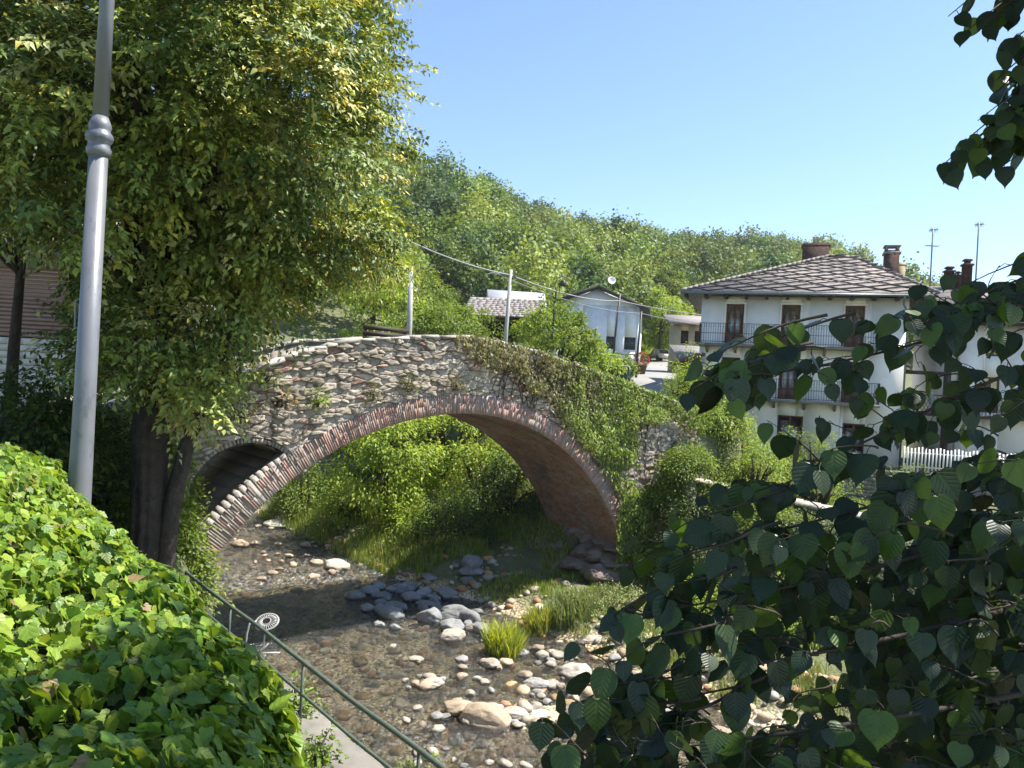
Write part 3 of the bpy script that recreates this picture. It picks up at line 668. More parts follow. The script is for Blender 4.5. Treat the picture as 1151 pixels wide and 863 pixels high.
# ------------------------------------------------------------ ivy hedge along the street
hedge = thing('ivy_hedge', 'thick sunlit ivy hedge with large heart leaves smothering the parapet in the near left corner', 'hedge', W(.3, 5, -1.72))
HL = W(.3, 5, -1.72)
mb = MB(); mb.hexa(np.array([W(x, q, z) for z in (-2.4, -1.42) for q in (.6, 10.4) for x in (-.15, .72)])-HL, (1, 1, 1)); mb.build('parapet_wall', M['mortar'], hedge)
def hedge_surf(s, q):               # s: -1 street side foot .. 1 river side foot
    wdt = .98+.12*(fbm(q*.9, s*1.2, 7)-.5)+np.interp(q, [0, 1.6, 2.1, 2.7, 3.3, 4.2, 5, 7, 10], [-.2, -.12, -.02, .15, .25, .18, .13, .06, .22]); th = s*math.pi*.5
    pc = .12+np.interp(q, [0, 3, 8, 11], [0, .05, .22, .3])+wdt*np.sign(np.sin(th))*np.abs(np.sin(th))**.8
    z = -1.1-.85+.95*np.abs(np.cos(th))**.45 + .24*(fbm(pc*2.1, q*2.1, 9)-.5)*2*np.abs(np.cos(th))**.3
    z = np.where(np.abs(s) > .93, z-(np.abs(s)-.93)*10*rng.random(s.shape), z)
    return pc, z
n_ = 36000; s_ = rng.uniform(-1, 1, n_); q_ = .75+(10.3-.75)*rng.random(n_)**1.35
pc, zc = hedge_surf(s_, q_); pos = W(pc, q_, zc+rng.uniform(-.09, .05, n_))
eps = .05; p2, z2 = hedge_surf(np.clip(s_+eps, -1, 1), q_); tv = W(p2, q_, z2)-W(pc, q_, zc); rv3 = np.array([RV[0], RV[1], 0.])
nrm = unit(np.cross(tv, rv3)); nrm = np.where(nrm[:, 2:3] < 0, -nrm, nrm)
down = np.array([0, 0, -1.])+W(.55, -.35, 0)
d = unit(down+rng.normal(size=(n_, 3))*.55); nn = unit(nrm*.9+np.array([0, 0, .5])+rng.normal(size=(n_, 3))*.32)
col = palette(n_, [(.22, .32, .035), (.17, .28, .035), (.28, .36, .05), (.12, .22, .03)], .2)
br_ = rng.random(n_) < .012; col[br_] = np.array([.28, .2, .09])
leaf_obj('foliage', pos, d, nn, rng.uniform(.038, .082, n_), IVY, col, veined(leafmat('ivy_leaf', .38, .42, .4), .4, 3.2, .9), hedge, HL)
mb = MB()                            # dark woody mat under the leaves
for i in range(150):
    q0 = random.uniform(.8, 9.6); s0 = random.uniform(-.8, .8); k = np.linspace(0, 1, 7); sq_ = np.clip(s0+k*random.uniform(-.5, .5), -.9, .9); qq_ = q0+k*random.uniform(-.7, .7)
    pp_, zz_ = hedge_surf(sq_, qq_); mb.tube(W(pp_, qq_, zz_-.07)-HL, .007, 5)
mb.build('stem', M['twig'], hedge, smooth=True)
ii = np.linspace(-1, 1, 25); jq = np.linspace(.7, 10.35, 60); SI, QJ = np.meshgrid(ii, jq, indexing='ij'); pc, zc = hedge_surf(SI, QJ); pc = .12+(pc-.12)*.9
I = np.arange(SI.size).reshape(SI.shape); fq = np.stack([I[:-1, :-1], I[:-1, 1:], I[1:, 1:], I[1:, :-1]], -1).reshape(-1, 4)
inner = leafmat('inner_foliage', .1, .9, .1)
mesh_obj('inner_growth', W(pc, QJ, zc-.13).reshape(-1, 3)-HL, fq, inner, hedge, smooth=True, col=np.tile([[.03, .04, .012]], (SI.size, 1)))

# ------------------------------------------------------------ lamp post
LP = np.array([-4.26, 7.4, -1.75])
post = thing('lamp_post', 'tall grey painted steel lamp post with a ringed collar behind the ivy hedge', 'lamp post', LP)
mb = MB(); mb.lathe([(.19, -3), (.17, -.1), (.13, .1), (.108, .3), (.101, 1.2), (.088, 3.8)], 28); mb.build('lower_shaft', M['metal_grey'], post, smooth=True)
mb = MB(); mb.lathe([(.088, 3.78), (.112, 3.82), (.116, 3.86), (.1, 3.89), (.099, 3.92), (.122, 3.95), (.13, 3.98), (.122, 4.01), (.1, 4.04), (.098, 4.06), (.107, 4.085), (.1, 4.12), (.072, 4.19)], 32); mb.build('collar', M['metal_grey'], post, smooth=True)
mb = MB(); mb.lathe([(.073, 4.17), (.067, 5.6), (.055, 7.6)], 24); mb.tube([(0, 0, 7.55), (.1, -.1, 7.95), (.5, -.5, 8.15), (.9, -.9, 8.05)], [.05, .045, .04, .035], 10); mb.build('upper_shaft', M['metal_grey'], post, smooth=True)
mb = MB(); mb.lathe([(.05, 0), (.2, -.08), (.26, -.2), (.24, -.24), (.02, -.26)], 20, (.9, -.9)); o = mb.build('lantern', M['iron'], post, smooth=True); o.location.z = 8.05
mb = MB(); mb.tube([(-.09, 0, 2.05), (-.14, 0, 2.08), (-.143, 0, 2.34), (-.085, 0, 2.37)], .011, 8); mb.build('cable_clip', M['metal_grey'], post, smooth=True)

# ------------------------------------------------------------ river wall, walkway, railing
rw = thing('retaining_wall', 'weathered concrete river wall with a flat ledge under the green railing', 'wall', W(4.4, 8, -4.85)); RW = W(4.4, 8, -4.85)
def strip(name, p0, p1, z0, z1, mat, parent, org, qa=-6, qb=15.9, n=90, jit=.012):
    pts = [(p0, z0), (p0, z1-.03), (p0+.03, z1), (p1-.03, z1), (p1, z1-.03), (p1+.03, z0)]
    V = []; qv = np.linspace(qa, qb, n)
    for q in qv:
        for k, (a_, z_) in enumerate(pts): V.append(W(a_+random.gauss(0, jit), q, z_+random.gauss(0, jit*.5))-org)
    I = np.arange(len(V)).reshape(n, 6); f = np.stack([I[:-1, :-1], I[1:, :-1], I[1:, 1:], I[:-1, 1:]], -1).reshape(-1, 4)
    caps = np.array([[0, 1, 2, 3, 4, 5], [int(v) for v in I[-1][::-1]]])
    return mesh_obj(name, V, [f, caps], mat, parent, col=np.ones((len(V), 3)))
strip('wall_body', 4.02, 4.86, -7.4, -4.82, M['concrete'], rw, RW)
M['mossy'] = plain('mossy_concrete', (.14, .15, .08), (.08, .085, .05), 4, .95, .8, .01, 40)
wk = strip('walkway', 2.6, 4.02, -5.2, -4.83, M['mossy'], None, np.zeros(3)); struct(wk)
rl = thing('railing', 'long green painted tubular metal railing with rust spots beside the stream', 'railing', W(4.42, 10, -4.82)); RO = W(4.42, 10, -4.82)
def rail(z, r_, name):
    qv = np.linspace(2.2, 15.6, 40); P = W(4.42+.004*np.sin(qv*3), qv, z+.012*np.sin(qv*1.3))-RO
    MB().tube(P, r_, 10).build(name, M['rail'], rl, smooth=True)
rail(-3.93, .031, 'handrail'); rail(-4.36, .021, 'middle_rail')
for q in (15.1, 12.25, 9.4, 6.5, 3.6):
    mb = MB(); mb.tube(W([4.42]*3, [q]*3, [-4.95, -4.4, -3.94])-RO, .021, 8); mb.tube(W([4.42, 4.18], [q, q], [-4.815, -4.815])-RO, .014, 6); mb.build('railing_post', M['rail'], rl, smooth=True)
# floodlight with slotted grille on a bracket
fp = at(300, 699, 12.2)
fl = thing('floodlight', 'small round slotted metal floodlight on a bent bracket fixed behind the railing', 'floodlight', fp)
mb = MB()
a_ = np.linspace(0, 2*math.pi, 33)
for rr, tr_ in ((.19, .017), (.075, .01)):
    mb.tube(np.stack([rr*np.cos(a_), rr*.78*np.sin(a_), 0*a_+(.03 if rr < .1 else 0)], -1), tr_, 7, cap=False)
for k in range(26):
    an = k*2*math.pi/26; mb.tube([(.075*math.cos(an), .075*.78*math.sin(an), .03), (.13*math.cos(an), .13*.78*math.sin(an), .03), (.188*math.cos(an), .188*.78*math.sin(an), .0)], .0075, 5)
M['pale_metal'] = plain('pale_metal', (.5, .5, .48), (.36, .35, .33), 12, .4, .2, .002, 60, metal=.3)
g_ = mb.build('grille', M['pale_metal'], fl, smooth=True); g_.rotation_euler = (R(42), R(-8), 0)
h_ = MB().lathe([(.02, -.17), (.1, -.15), (.165, -.06), (.18, -.012), (.16, -.02), (.02, -.05)], 24).build('lamp_housing', M['iron'], fl, smooth=True); h_.rotation_euler = (R(42), R(-8), 0)
mb = MB(); mb.tube([(-.02, 0, -.15), (-.03, 0, -.4), (-.1, 0, -.52), (.24, .02, -.5)], .014, 7); mb.tube([(-.1, 0, -.52), (.04, .02, -.36)], .012, 6)
mb.tube([(-.17, 0, .0), (-.26, -.05, -.02), (-.29, -.08, -.18), (-.3, -.1, -.55), (-.1, -.05, -.52)], .018, 7); mb.build('bracket', M['pale_metal'], fl, smooth=True)

# ------------------------------------------------------------ river stones
def boulder(P, s, seed, sq, col, label, group, rzv=0, sub=4, name='boulder', facet=.8):
    v, f = rock_mesh(sub, seed, sq, .3, facet); v = v*s; c_, s2 = math.cos(rzv), math.sin(rzv)
    v = np.stack([v[:, 0]*c_-v[:, 1]*s2, v[:, 0]*s2+v[:, 1]*c_, v[:, 2]], -1)
    wet = 1-.55*(1-ss(v[:, 2]+P[2], WL+.0, WL+.07)); cc = np.asarray(col)[None]*wet[:, None]*(.88+.24*fbm(v[:, 0]*6+seed, v[:, 1]*6+v[:, 2]*7, seed))[:, None]*1.0
    o = mesh_obj(name, v, f, M['rock'], None, smooth=True, col=cc, loc=P); tag(o, label, 'boulder', group); return o
PALE = (.47, .43, .365); GREY = (.26, .27, .28); TAN = (.42, .34, .25)
BIG = [  # photo x, y, half width px, squash, colour, label
 (545, 808, 27, (1, .75, .5), TAN, 'largest tan boulder with a dark wet underside at the bottom of the shallow stream bed'),
 (513, 692, 24, (1, .55, .42), GREY, 'long smooth grey boulder at the right end of the shaded rock pile'),
 (482, 695, 13, (1, .9, .85), GREY, 'upright rounded grey boulder left of the long smooth one'),
 (508, 715, 17, (1, .7, .45), PALE, 'angular pale boulder lit by the sun just below the shaded rock pile'),
 (532, 706, 9, (1, .7, .5), PALE, 'small white stone at the foot of the left grass tuft'),
 (553, 746, 11, (1, .8, .5), PALE, 'pale angular stone alone in the middle of the stream below the grass tufts'),
 (648, 756, 19, (1, .7, .5), PALE, 'flat topped pale boulder with a dark hollow side beside the hanging leaves'),
 (602, 768, 14, (1, .7, .5), (.4, .39, .38), 'two toned grey and white stone right of the gravel heap'),
 (578, 803, 15, (1, .7, .5), PALE, 'smooth cream stone right of the largest tan boulder'),
 (515, 795, 18, (1, .7, .45), TAN, 'rounded tan stone left of the largest boulder'),
 (487, 768, 11, (1, .8, .5), PALE, 'topmost pale stone of the group on the left side of the gravel'),
 (668, 722, 17, (1, .6, .45), PALE, 'broad white rock at the water edge below the bank weeds'),
 (312, 590, 16, (1, .6, .3), (.55, .53, .4), 'flat yellowish slab rock beside the far end of the stream'),
 (343, 589, 12, (1, .7, .45), (.5, .46, .33), 'squarish pale rock right of the flat slab upstream'),
 (378, 636, 15, (1, .8, .45), (.48, .45, .38), 'clustered cream rock at the grassy edge under the arch'),
 (270, 612, 10, (1, .7, .5), TAN, 'small brown rock at the water edge beside the arch foot'),
 (230, 673, 9, (1, .7, .5), PALE, 'small white rock seen just behind the end of the railing'),
 (440, 690, 13, (1, .8, .6), GREY, 'leftmost large grey rock of the shaded pile'),
 (462, 672, 11, (1, .8, .6), GREY, 'grey rock at the top of the shaded pile'),
 (502, 668, 12, (1, .7, .55), GREY, 'grey flat rock standing behind the long smooth boulder'),
 (400, 670, 10, (1, .7, .5), (.24, .26, .24), 'mossy grey rock alone at the left of the shaded pile')]
for i, (x, y, hw, sq, col, lab) in enumerate(BIG):
    P = onz(x, y, WL+.04); s = 1.15*hw*P[1]/F0; boulder(P, s, 300+i, sq, col, lab, 'boulders in the stream', random.uniform(-.4, .4))
mats_done = 0
REG = [((455, 730), (650, 860), 85, PALE, 9, 'pale medium stone lying in the sunny shallow gravel of the stream', 'pale stones in the sunny gravel'),
       ((412, 655), (548, 712), 48, GREY, 12, 'grey stone in the shaded rock pile under the bridge', 'grey stones of the shaded pile'),
       ((600, 720), (900, 860), 44, PALE, 11, 'pale stone in the stream bed behind the hanging leaves', 'stones behind the hanging leaves'),
       ((240, 590), (400, 660), 34, TAN, 6, 'tan stone breaking the rippled water under the arch', 'stones in the rippled water upstream')]
k = 500
for (a0, b0, n, col, hw, lab, grp) in REG:
    for i in range(n):
        x, y = random.uniform(a0[0], b0[0]), random.uniform(a0[1], b0[1]); P = onz(x, y, WL+.02)
        p_, q_ = pq(P)
        if p_ < 5.1 or (grp.startswith('stones in the rip') and p_ > 14.5): continue
        s = hw*random.uniform(.45, 1.05)*P[1]/F0; v_ = random.uniform(.7, 1.15); k += 1
        P[2] = max(WL, gz(P[0], P[1]))+random.uniform(-.02, .05)
        lb_ = lab
        if lab.startswith('pale'):
            t3 = random.random(); col2 = col if t3 < .5 else (TAN if t3 < .8 else (.36, .36, .35)); lb_ = lab if t3 < .5 else lab.replace('pale', 'tan' if t3 < .8 else 'grey', 1)
        else: col2 = col
        boulder(P, s*random.choice((.7, 1, 1, 1.35)), k, (1, random.uniform(.6, .95), random.uniform(.35, .7)), tuple(c*v_ for c in col2), lb_, grp, random.uniform(0, 3), 3, 'river_stone', facet=random.uniform(.75, 1.0))
LM = [((545, 808), 'the largest tan boulder'), ((513, 692), 'the long smooth grey boulder'), ((508, 715), 'the sunlit angular boulder'), ((566, 720), 'the brightest grass tuft'), ((648, 756), 'the hollow sided boulder'),
      ((312, 590), 'the flat yellowish slab'), ((378, 636), 'the cream rock cluster'), ((440, 690), 'the leftmost large grey rock'), ((668, 722), 'the broad white rock'), ((230, 673), 'the white rock by the railing end')]
rank = {}; ORD = ['nearest', 'second', 'third', 'fourth', 'fifth', 'sixth', 'seventh', 'eighth', 'ninth', 'tenth', 'eleventh', 'twelfth', 'thirteenth', 'fourteenth', 'fifteenth', 'sixteenth', 'seventeenth', 'eighteenth', 'nineteenth', 'twentieth', 'twenty-first', 'twenty-second', 'twenty-third', 'twenty-fourth', 'twenty-fifth', 'twenty-sixth', 'twenty-seventh', 'twenty-eighth', 'twenty-ninth', 'thirtieth']
for o in [o for o in S.objects if o.name.startswith('river_stone')]:
    X_, Y_p = px(np.array(o.location)); dl = [math.hypot(X_-a[0], Y_p-a[1]) for a, _ in LM]; j = int(np.argmin(dl)); dx, dy = X_-LM[j][0][0], Y_p-LM[j][0][1]
    dr = ('right of' if dx > 0 else 'left of') if abs(dx) > abs(dy) else ('below' if dy > 0 else 'above'); kind_ = o['label'].split(' ')[0]; rank.setdefault((j, dr, kind_), []).append((dl[j], o))
for (j, dr, kind_), L_ in rank.items():
    for r_, (_, o) in enumerate(sorted(L_, key=lambda a: a[0])):
        o['label'] = f"{'nearest' if r_ == 0 else ORD[min(r_, 29)]+' nearest'} {kind_} stone {dr} {LM[j][1]}"
# pebbles: beyond counting
base_rocks = [rock_mesh(1, 900+i, (1, .8, .55), .3, .6) for i in range(8)]
mb = MB(); n_ = 5200
pp_ = rng.uniform(4.9, 17.2, n_); qq_ = rng.uniform(3, 34, n_); P = W(pp_, qq_, 0*pp_); hz = height(P[:, 0], P[:, 1]); den = fbm(pp_*.8, qq_*.8, 77)
for i in range(n_):
    if den[i] < .42 and random.random() < .6: continue
    v, f = base_rocks[i % 8]; s = .03+.17*random.random()**2.4 if i % 6 else random.uniform(.09, .24); an = random.uniform(0, 6.3); c_, s2 = math.cos(an), math.sin(an)
    k = random.choice([(.5, .33, .17), (.55, .43, .29), (.4, .36, .29), (.6, .56, .47), (.4, .28, .14), (.34, .34, .31), (.46, .26, .14)])
    vv = np.stack([(v[:, 0]*c_-v[:, 1]*s2), v[:, 0]*s2+v[:, 1]*c_, v[:, 2]], -1)*s
    mb.add(vv+np.array([P[i, 0], P[i, 1], hz[i]+s*.2]), f, np.array(k)*random.uniform(.7, 1.15))
tag(mb.build('pebbles', M['rock'], smooth=True), 'orange and grey pebbles covering the shallow stream bed', 'pebbles', kind='stuff')

# ------------------------------------------------------------ grass and weeds
def grass(name, label, pts, hmin, hmax, cols, wdt=.012, lean=.35, kind='stuff', per=1, cat='grass', group=None):
    n = len(pts); h_ = rng.uniform(hmin, hmax, n); a_ = rng.uniform(0, 2*math.pi, n); sd_ = np.stack([np.cos(a_), np.sin(a_), 0*a_], -1)
    ln = np.stack([np.cos(a_+1.4), np.sin(a_+1.4), 0*a_], -1)*(rng.random(n)*lean*h_)[:, None]
    up = np.array([0, 0, 1.])[None]*h_[:, None]; w_ = wdt*rng.uniform(.6, 1.4, n)[:, None]
    V = np.stack([pts-sd_*w_, pts+sd_*w_, pts+up*.6+ln*.4+sd_*w_*.8, pts+up*.6+ln*.4-sd_*w_*.8, pts+up+ln*1.3], 1).reshape(-1, 3)
    o_ = (np.arange(n)*5)[:, None]; c = np.repeat(palette(n, cols, .2), 5, 0); org = pts.mean(0); org[2] = pts[:, 2].min()
    ob = mesh_obj(name, V-org, [np.array([[0, 1, 2, 3]])+o_, np.array([[3, 2, 4]])+o_], M['grass'], None, col=c, loc=org)
    return tag(ob, label, cat, group, kind)
def scatter(n, p0, p1, q0, q1, thr=.0, seed=5, sc=.9):
    p_ = rng.uniform(p0, p1, n); q_ = rng.uniform(q0, q1, n); k_ = fbm(p_*sc, q_*sc, seed) > thr; p_, q_ = p_[k_], q_[k_]
    P = W(p_, q_, 0); P[:, 2] = height(P[:, 0], P[:, 1])-.02; return P
GC = [(.2, .29, .045), (.25, .31, .06), (.15, .23, .035), (.3, .31, .12)]
grass('bank_grass', 'long sunlit grass on the low bank beyond the arch', scatter(34000, 13.2, 19.5, 20.5, 34, .36), .15, .6, GC)
grass('bank_grass', 'shaded grass under the right side of the arch', scatter(12000, 14.2, 19.0, 14.5, 20.5, .46), .06, .28, GC)
grass('bank_weeds', 'tall wild weeds on the right bank in front of the arch foot', scatter(13000, 14.3, 19.5, 7, 15.6, .42), .12, .42, [(.24, .28, .12), (.2, .26, .07), (.28, .28, .15), (.16, .22, .06)])
grass('garden_grass', 'bright lawn of the garden below the white house', scatter(16000, 21.5, 33, 6, 16, .2), .06, .16, [(.2, .27, .05), (.16, .23, .04)])
for i, (x, y, r_, h0, cc, lab) in enumerate([(566, 726, .62, .95, [(.5, .52, .05), (.38, .45, .06), (.2, .28, .1)], 'bright yellow green grass tuft on the stones left of the weeds'),
        (604, 705, .45, .8, [(.48, .48, .07), (.3, .34, .08), (.2, .24, .1)], 'second yellow green tuft close behind the brightest one'),
        (640, 702, .9, .75, [(.2, .25, .1), (.16, .22, .08), (.24, .27, .14)], 'grey green weedy tuft right of the two yellow tufts'),
        (520, 862, .5, .3, [(.25, .34, .05), (.18, .26, .04)], 'fresh green weeds at the bottom edge beside the end of the railing')]):
    P = onz(x, y, -6.7 if y < 800 else -6.5); n_ = 1500
    rr = rng.random(n_)**.6*r_*.75; a_ = rng.uniform(0, 6.28, n_); pts = np.stack([P[0]+rr*np.cos(a_), P[1]+rr*np.sin(a_), 0*a_], -1)
    pts[:, 2] = height(pts[:, 0], pts[:, 1])-.02; n0 = h0*(1-.5*(rr/r_))
    n = n_; o = grass('grass_tuft', lab, pts, h0*.35, h0, cc, .017, .55, kind=None, group='grass tufts by the stream', cat='grass tuft')
# weedy plants at the foot of the ledge, near the camera
for i, (x, y, Y, lab) in enumerate([(470, 868, 8.6, 'leafy weed on the ledge at the bottom of the railing'), (356, 856, 9.2, 'small weed growing between ledge and ivy at the bottom'), (330, 800, 10.6, 'thin weed at the ivy edge left of the railing post')]):
    P = at(x, y, Y); P[2] = -4.83
    bush('weed', lab, P, .5, .32, 12, 26, .16, .07, ((.2, .28, .05), (.14, .22, .04)), cat='plant')

for i, (p_, q_, lab) in enumerate([(15.2, 14.6, 'small flowering weed clump closest to the yellow tufts'), (16.2, 14.2, 'speckled weed clump in the middle of the right bank'), (17.1, 14.9, 'weed clump in front of the pier rocks'), (16.3, 12.8, 'leafy weed clump at the water edge left of the hanging leaves'), (17.6, 13.4, 'weed clump higher on the bank beside the shrubs'), (15.0, 12.6, 'low weed clump on the gravel edge'), (16.6, 11.2, 'weed clump partly behind the hanging leaves'), (15.4, 10.4, 'lowest weed clump behind the hanging leaves')]):
    P = W(p_, q_, 0); P[2] = gz0(P); bush('weed', lab, P, .65, .75, 22, 55, .2, .05, ((.3, .34, .14), (.2, .28, .07), (.45, .47, .32), (.16, .22, .06)), group='weeds on the right bank', cat='plant')
for i, (p_, q_, h, lab) in enumerate([(3.6, 12.6, .75, 'ivy spilling over the walkway beside the tree trunk'), (3.65, 11.5, .6, 'ivy spill behind the second railing post'), (3.55, 10.4, .6, 'ivy spill beside the floodlight bracket'), (3.4, 9.4, .5, 'ivy spill inside the third railing post'), (3.3, 8.4, .45, 'ivy spill on the walkway nearest the bottom edge')]):
    bush('ivy_clump', lab, W(p_, q_, -4.85), h, .55, 20, 60, .2, .08, ((.14, .2, .035), (.1, .15, .03), (.2, .27, .045)), group='ivy spilling onto the walkway', cat='ivy')
# shrubs and small trees under and behind the arch
DK = ((.06, .1, .02), (.045, .08, .018), (.09, .13, .026)); LT = ((.27, .36, .045), (.2, .3, .04), (.33, .4, .06)); MD = ((.16, .23, .034), (.11, .17, .028), (.21, .27, .042))  # dark and light greens also put shade and sun into the shrub colours
for i, (x, y, Y, h, rx, cs, lab, ls) in enumerate([
    (345, 560, 34, 2.2, 1.6, MD, 'low green shrub at the far left under the arch', .11), (385, 590, 31, 2.3, 1.2, LT, 'sunny shrub at the left of the opening', .1),
    (425, 580, 31, 2.9, 1.2, DK, 'mid green shrub in the middle of the opening', .1), (462, 610, 28.5, 1.7, 1.0, LT, 'bright arching shrub above the grassy bank', .11),
    (420, 530, 36, 4.2, 2.2, MD, 'tall green thicket at the back seen through the arch', .13), (500, 560, 33, 4.6, 2.4, LT, 'brightest sunlit thicket high under the crown of the arch', .13),
    (478, 520, 37, 4.8, 2.0, DK, 'dark leaved shrub right below the brick crown', .13), (545, 590, 30, 3.6, 1.8, LT, 'sunny shrub at the right edge of the opening', .12),
    (510, 625, 27, 2.3, 1.6, DK, 'dark shrub in the shade of the vault', .1), (570, 620, 28.5, 2.6, 1.6, DK, 'dark shrub against the pier foot', .1),
    (375, 520, 42, 4.5, 2.4, DK, 'dark shrub rising at the left behind the arch', .14), (540, 545, 36, 5, 2.2, MD, 'tall mid green shrub beside the far edge of the vault', .13),
    (610, 560, 36, 5, 2.6, MD, 'shrub hidden behind the right pier', .14)]):
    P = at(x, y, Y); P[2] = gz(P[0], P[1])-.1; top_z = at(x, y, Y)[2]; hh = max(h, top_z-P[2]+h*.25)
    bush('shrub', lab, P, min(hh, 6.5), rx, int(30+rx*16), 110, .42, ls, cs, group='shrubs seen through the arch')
# shrubs on the right bank, below and in front of the ledge
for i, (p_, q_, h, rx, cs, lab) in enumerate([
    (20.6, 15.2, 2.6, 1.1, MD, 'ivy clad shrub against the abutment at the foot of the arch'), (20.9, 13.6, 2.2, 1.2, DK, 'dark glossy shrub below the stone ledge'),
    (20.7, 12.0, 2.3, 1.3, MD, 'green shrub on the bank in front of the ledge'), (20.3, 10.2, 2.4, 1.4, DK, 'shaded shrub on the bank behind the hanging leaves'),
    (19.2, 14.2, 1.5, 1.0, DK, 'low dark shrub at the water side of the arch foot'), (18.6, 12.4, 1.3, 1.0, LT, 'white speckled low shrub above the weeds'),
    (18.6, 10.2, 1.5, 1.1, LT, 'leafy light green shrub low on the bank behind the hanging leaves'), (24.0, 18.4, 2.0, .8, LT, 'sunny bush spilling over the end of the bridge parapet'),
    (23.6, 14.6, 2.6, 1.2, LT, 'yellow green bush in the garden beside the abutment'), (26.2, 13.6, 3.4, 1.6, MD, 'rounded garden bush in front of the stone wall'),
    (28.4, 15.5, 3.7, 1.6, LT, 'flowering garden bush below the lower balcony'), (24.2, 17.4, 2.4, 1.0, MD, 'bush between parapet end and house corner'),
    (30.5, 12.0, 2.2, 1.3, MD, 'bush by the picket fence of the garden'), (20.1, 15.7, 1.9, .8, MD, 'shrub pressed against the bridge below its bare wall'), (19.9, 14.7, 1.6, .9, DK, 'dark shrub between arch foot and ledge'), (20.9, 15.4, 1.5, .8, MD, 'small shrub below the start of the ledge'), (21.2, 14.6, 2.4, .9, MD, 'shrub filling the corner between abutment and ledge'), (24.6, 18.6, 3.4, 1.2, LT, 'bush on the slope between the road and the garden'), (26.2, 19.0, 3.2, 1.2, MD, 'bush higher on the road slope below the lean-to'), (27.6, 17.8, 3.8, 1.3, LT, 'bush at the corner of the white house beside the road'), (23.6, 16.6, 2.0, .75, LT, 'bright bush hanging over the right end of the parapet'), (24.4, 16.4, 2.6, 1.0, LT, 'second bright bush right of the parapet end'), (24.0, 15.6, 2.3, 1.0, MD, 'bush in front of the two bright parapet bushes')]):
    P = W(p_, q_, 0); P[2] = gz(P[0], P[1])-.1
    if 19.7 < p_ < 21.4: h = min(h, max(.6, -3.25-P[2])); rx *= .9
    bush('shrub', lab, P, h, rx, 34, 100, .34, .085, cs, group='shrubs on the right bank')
# ivy bank between hedge and bridge, tree shade put into its dark leaves
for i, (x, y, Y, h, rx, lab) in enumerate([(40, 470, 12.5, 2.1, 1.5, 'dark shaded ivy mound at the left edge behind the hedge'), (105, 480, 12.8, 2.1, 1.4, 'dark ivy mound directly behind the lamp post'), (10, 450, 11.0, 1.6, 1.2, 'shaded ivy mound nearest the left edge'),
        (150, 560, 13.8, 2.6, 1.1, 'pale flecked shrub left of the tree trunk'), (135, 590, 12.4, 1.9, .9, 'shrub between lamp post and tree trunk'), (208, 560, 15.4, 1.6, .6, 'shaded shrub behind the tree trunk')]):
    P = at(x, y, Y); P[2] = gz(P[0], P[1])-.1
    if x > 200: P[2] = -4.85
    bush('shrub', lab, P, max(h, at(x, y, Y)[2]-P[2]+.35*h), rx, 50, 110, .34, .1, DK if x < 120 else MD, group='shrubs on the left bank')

# ------------------------------------------------------------ ivy growing on the bridge
iv = thing('ivy_plant', 'ivy curtain with brown dry tangles climbing the right half of the stone bridge', 'climbing plant', W(18.9, Q0-.15, -6.5)); IO = W(18.9, Q0-.15, -6.5)
n_ = 80000; p_ = rng.uniform(11.4, 22.6, n_); z_ = rng.uniform(-6.6, 1.35, n_); tz = top(p_); ez = extz(p_)
u_ = np.clip((z_-ez)/(tz-ez+.01), -3, 1.3); nz = fbm(p_*1.2, z_*1.2, 131); nf = fbm(p_*4, z_*4, 137)
dens = np.zeros(n_)
low_edge = np.interp(p_, [11.6, 12.4, 13.5, 15, 16.2, 17.2, 22.6], [.93, .62, .45, .22, .02, -.3, -.3])
dens = ss(u_-low_edge+(nz-.47)*.9, -.08, .14)*(.45+.55*ss(nf, .35, .55))
cur = np.exp(-((p_-19.2)/1.05)**4)*ss(nz+nf*.5, .36, .5); dens = np.where(z_ < ez-.1, cur*(p_ > 17.6), dens)
dens = np.where((p_ > 18.95+1.2*(nf-.5)+.25*(z_+2)), np.maximum(ss(z_-(tz-.8)+(nz-.5), -.1, .3), ss(-z_, 3.0, 3.5))*.95, dens)
dens = np.where(z_ > tz+.12, 0, dens); dens = np.where((p_ < 18.2) & (z_ < ez-.15), 0, dens)
k_ = rng.random(n_) < dens; p_, z_, nz = p_[k_], z_[k_], nz[k_]; n_ = len(p_); over = .06+.5*ss(nz, .36, .7)*rng.random(n_)+.12*ss(p_, 15, 18)
pos = W(p_, Q0-over, z_); outv = -np.array([RV[0], RV[1], 0.])
d = unit(outv*.25+np.array([0, 0, -1.])+rng.normal(size=(n_, 3))*.5); nn = unit(outv*.8+np.array([0, 0, .5])+rng.normal(size=(n_, 3))*.5)
gr = ss(p_+(nz-.5)*5, 14.6, 17.2)[:, None]; cb_ = palette(n_, [(.26, .23, .11), (.19, .19, .075), (.32, .29, .17), (.15, .16, .06)], .2); cg_ = palette(n_, [(.17, .25, .045), (.25, .34, .06), (.12, .18, .035), (.31, .37, .09)], .2)
leaf_obj('foliage', pos, d, nn, rng.uniform(.06, .125, n_), SIMPLE, cb_*(1-gr)+cg_*gr, M['leaf'], iv, IO)
mb = MB()
for i in range(70):
    pa = random.uniform(13, 20); za = float(top(pa))-random.uniform(0, .3); k = np.linspace(0, 1, 8); L_ = random.uniform(.6, 2.2)
    pv = pa+k*random.uniform(-.8, .8)+.06*np.sin(k*9); zv = za-k*L_; zv = np.maximum(zv, extz(pv) if pa < 18 else -6.5)
    mb.tube(W(pv, Q0-.09-.04*np.sin(k*6), zv)-IO, .012, 5)
mb.build('stem', M['twig'], iv, smooth=True)
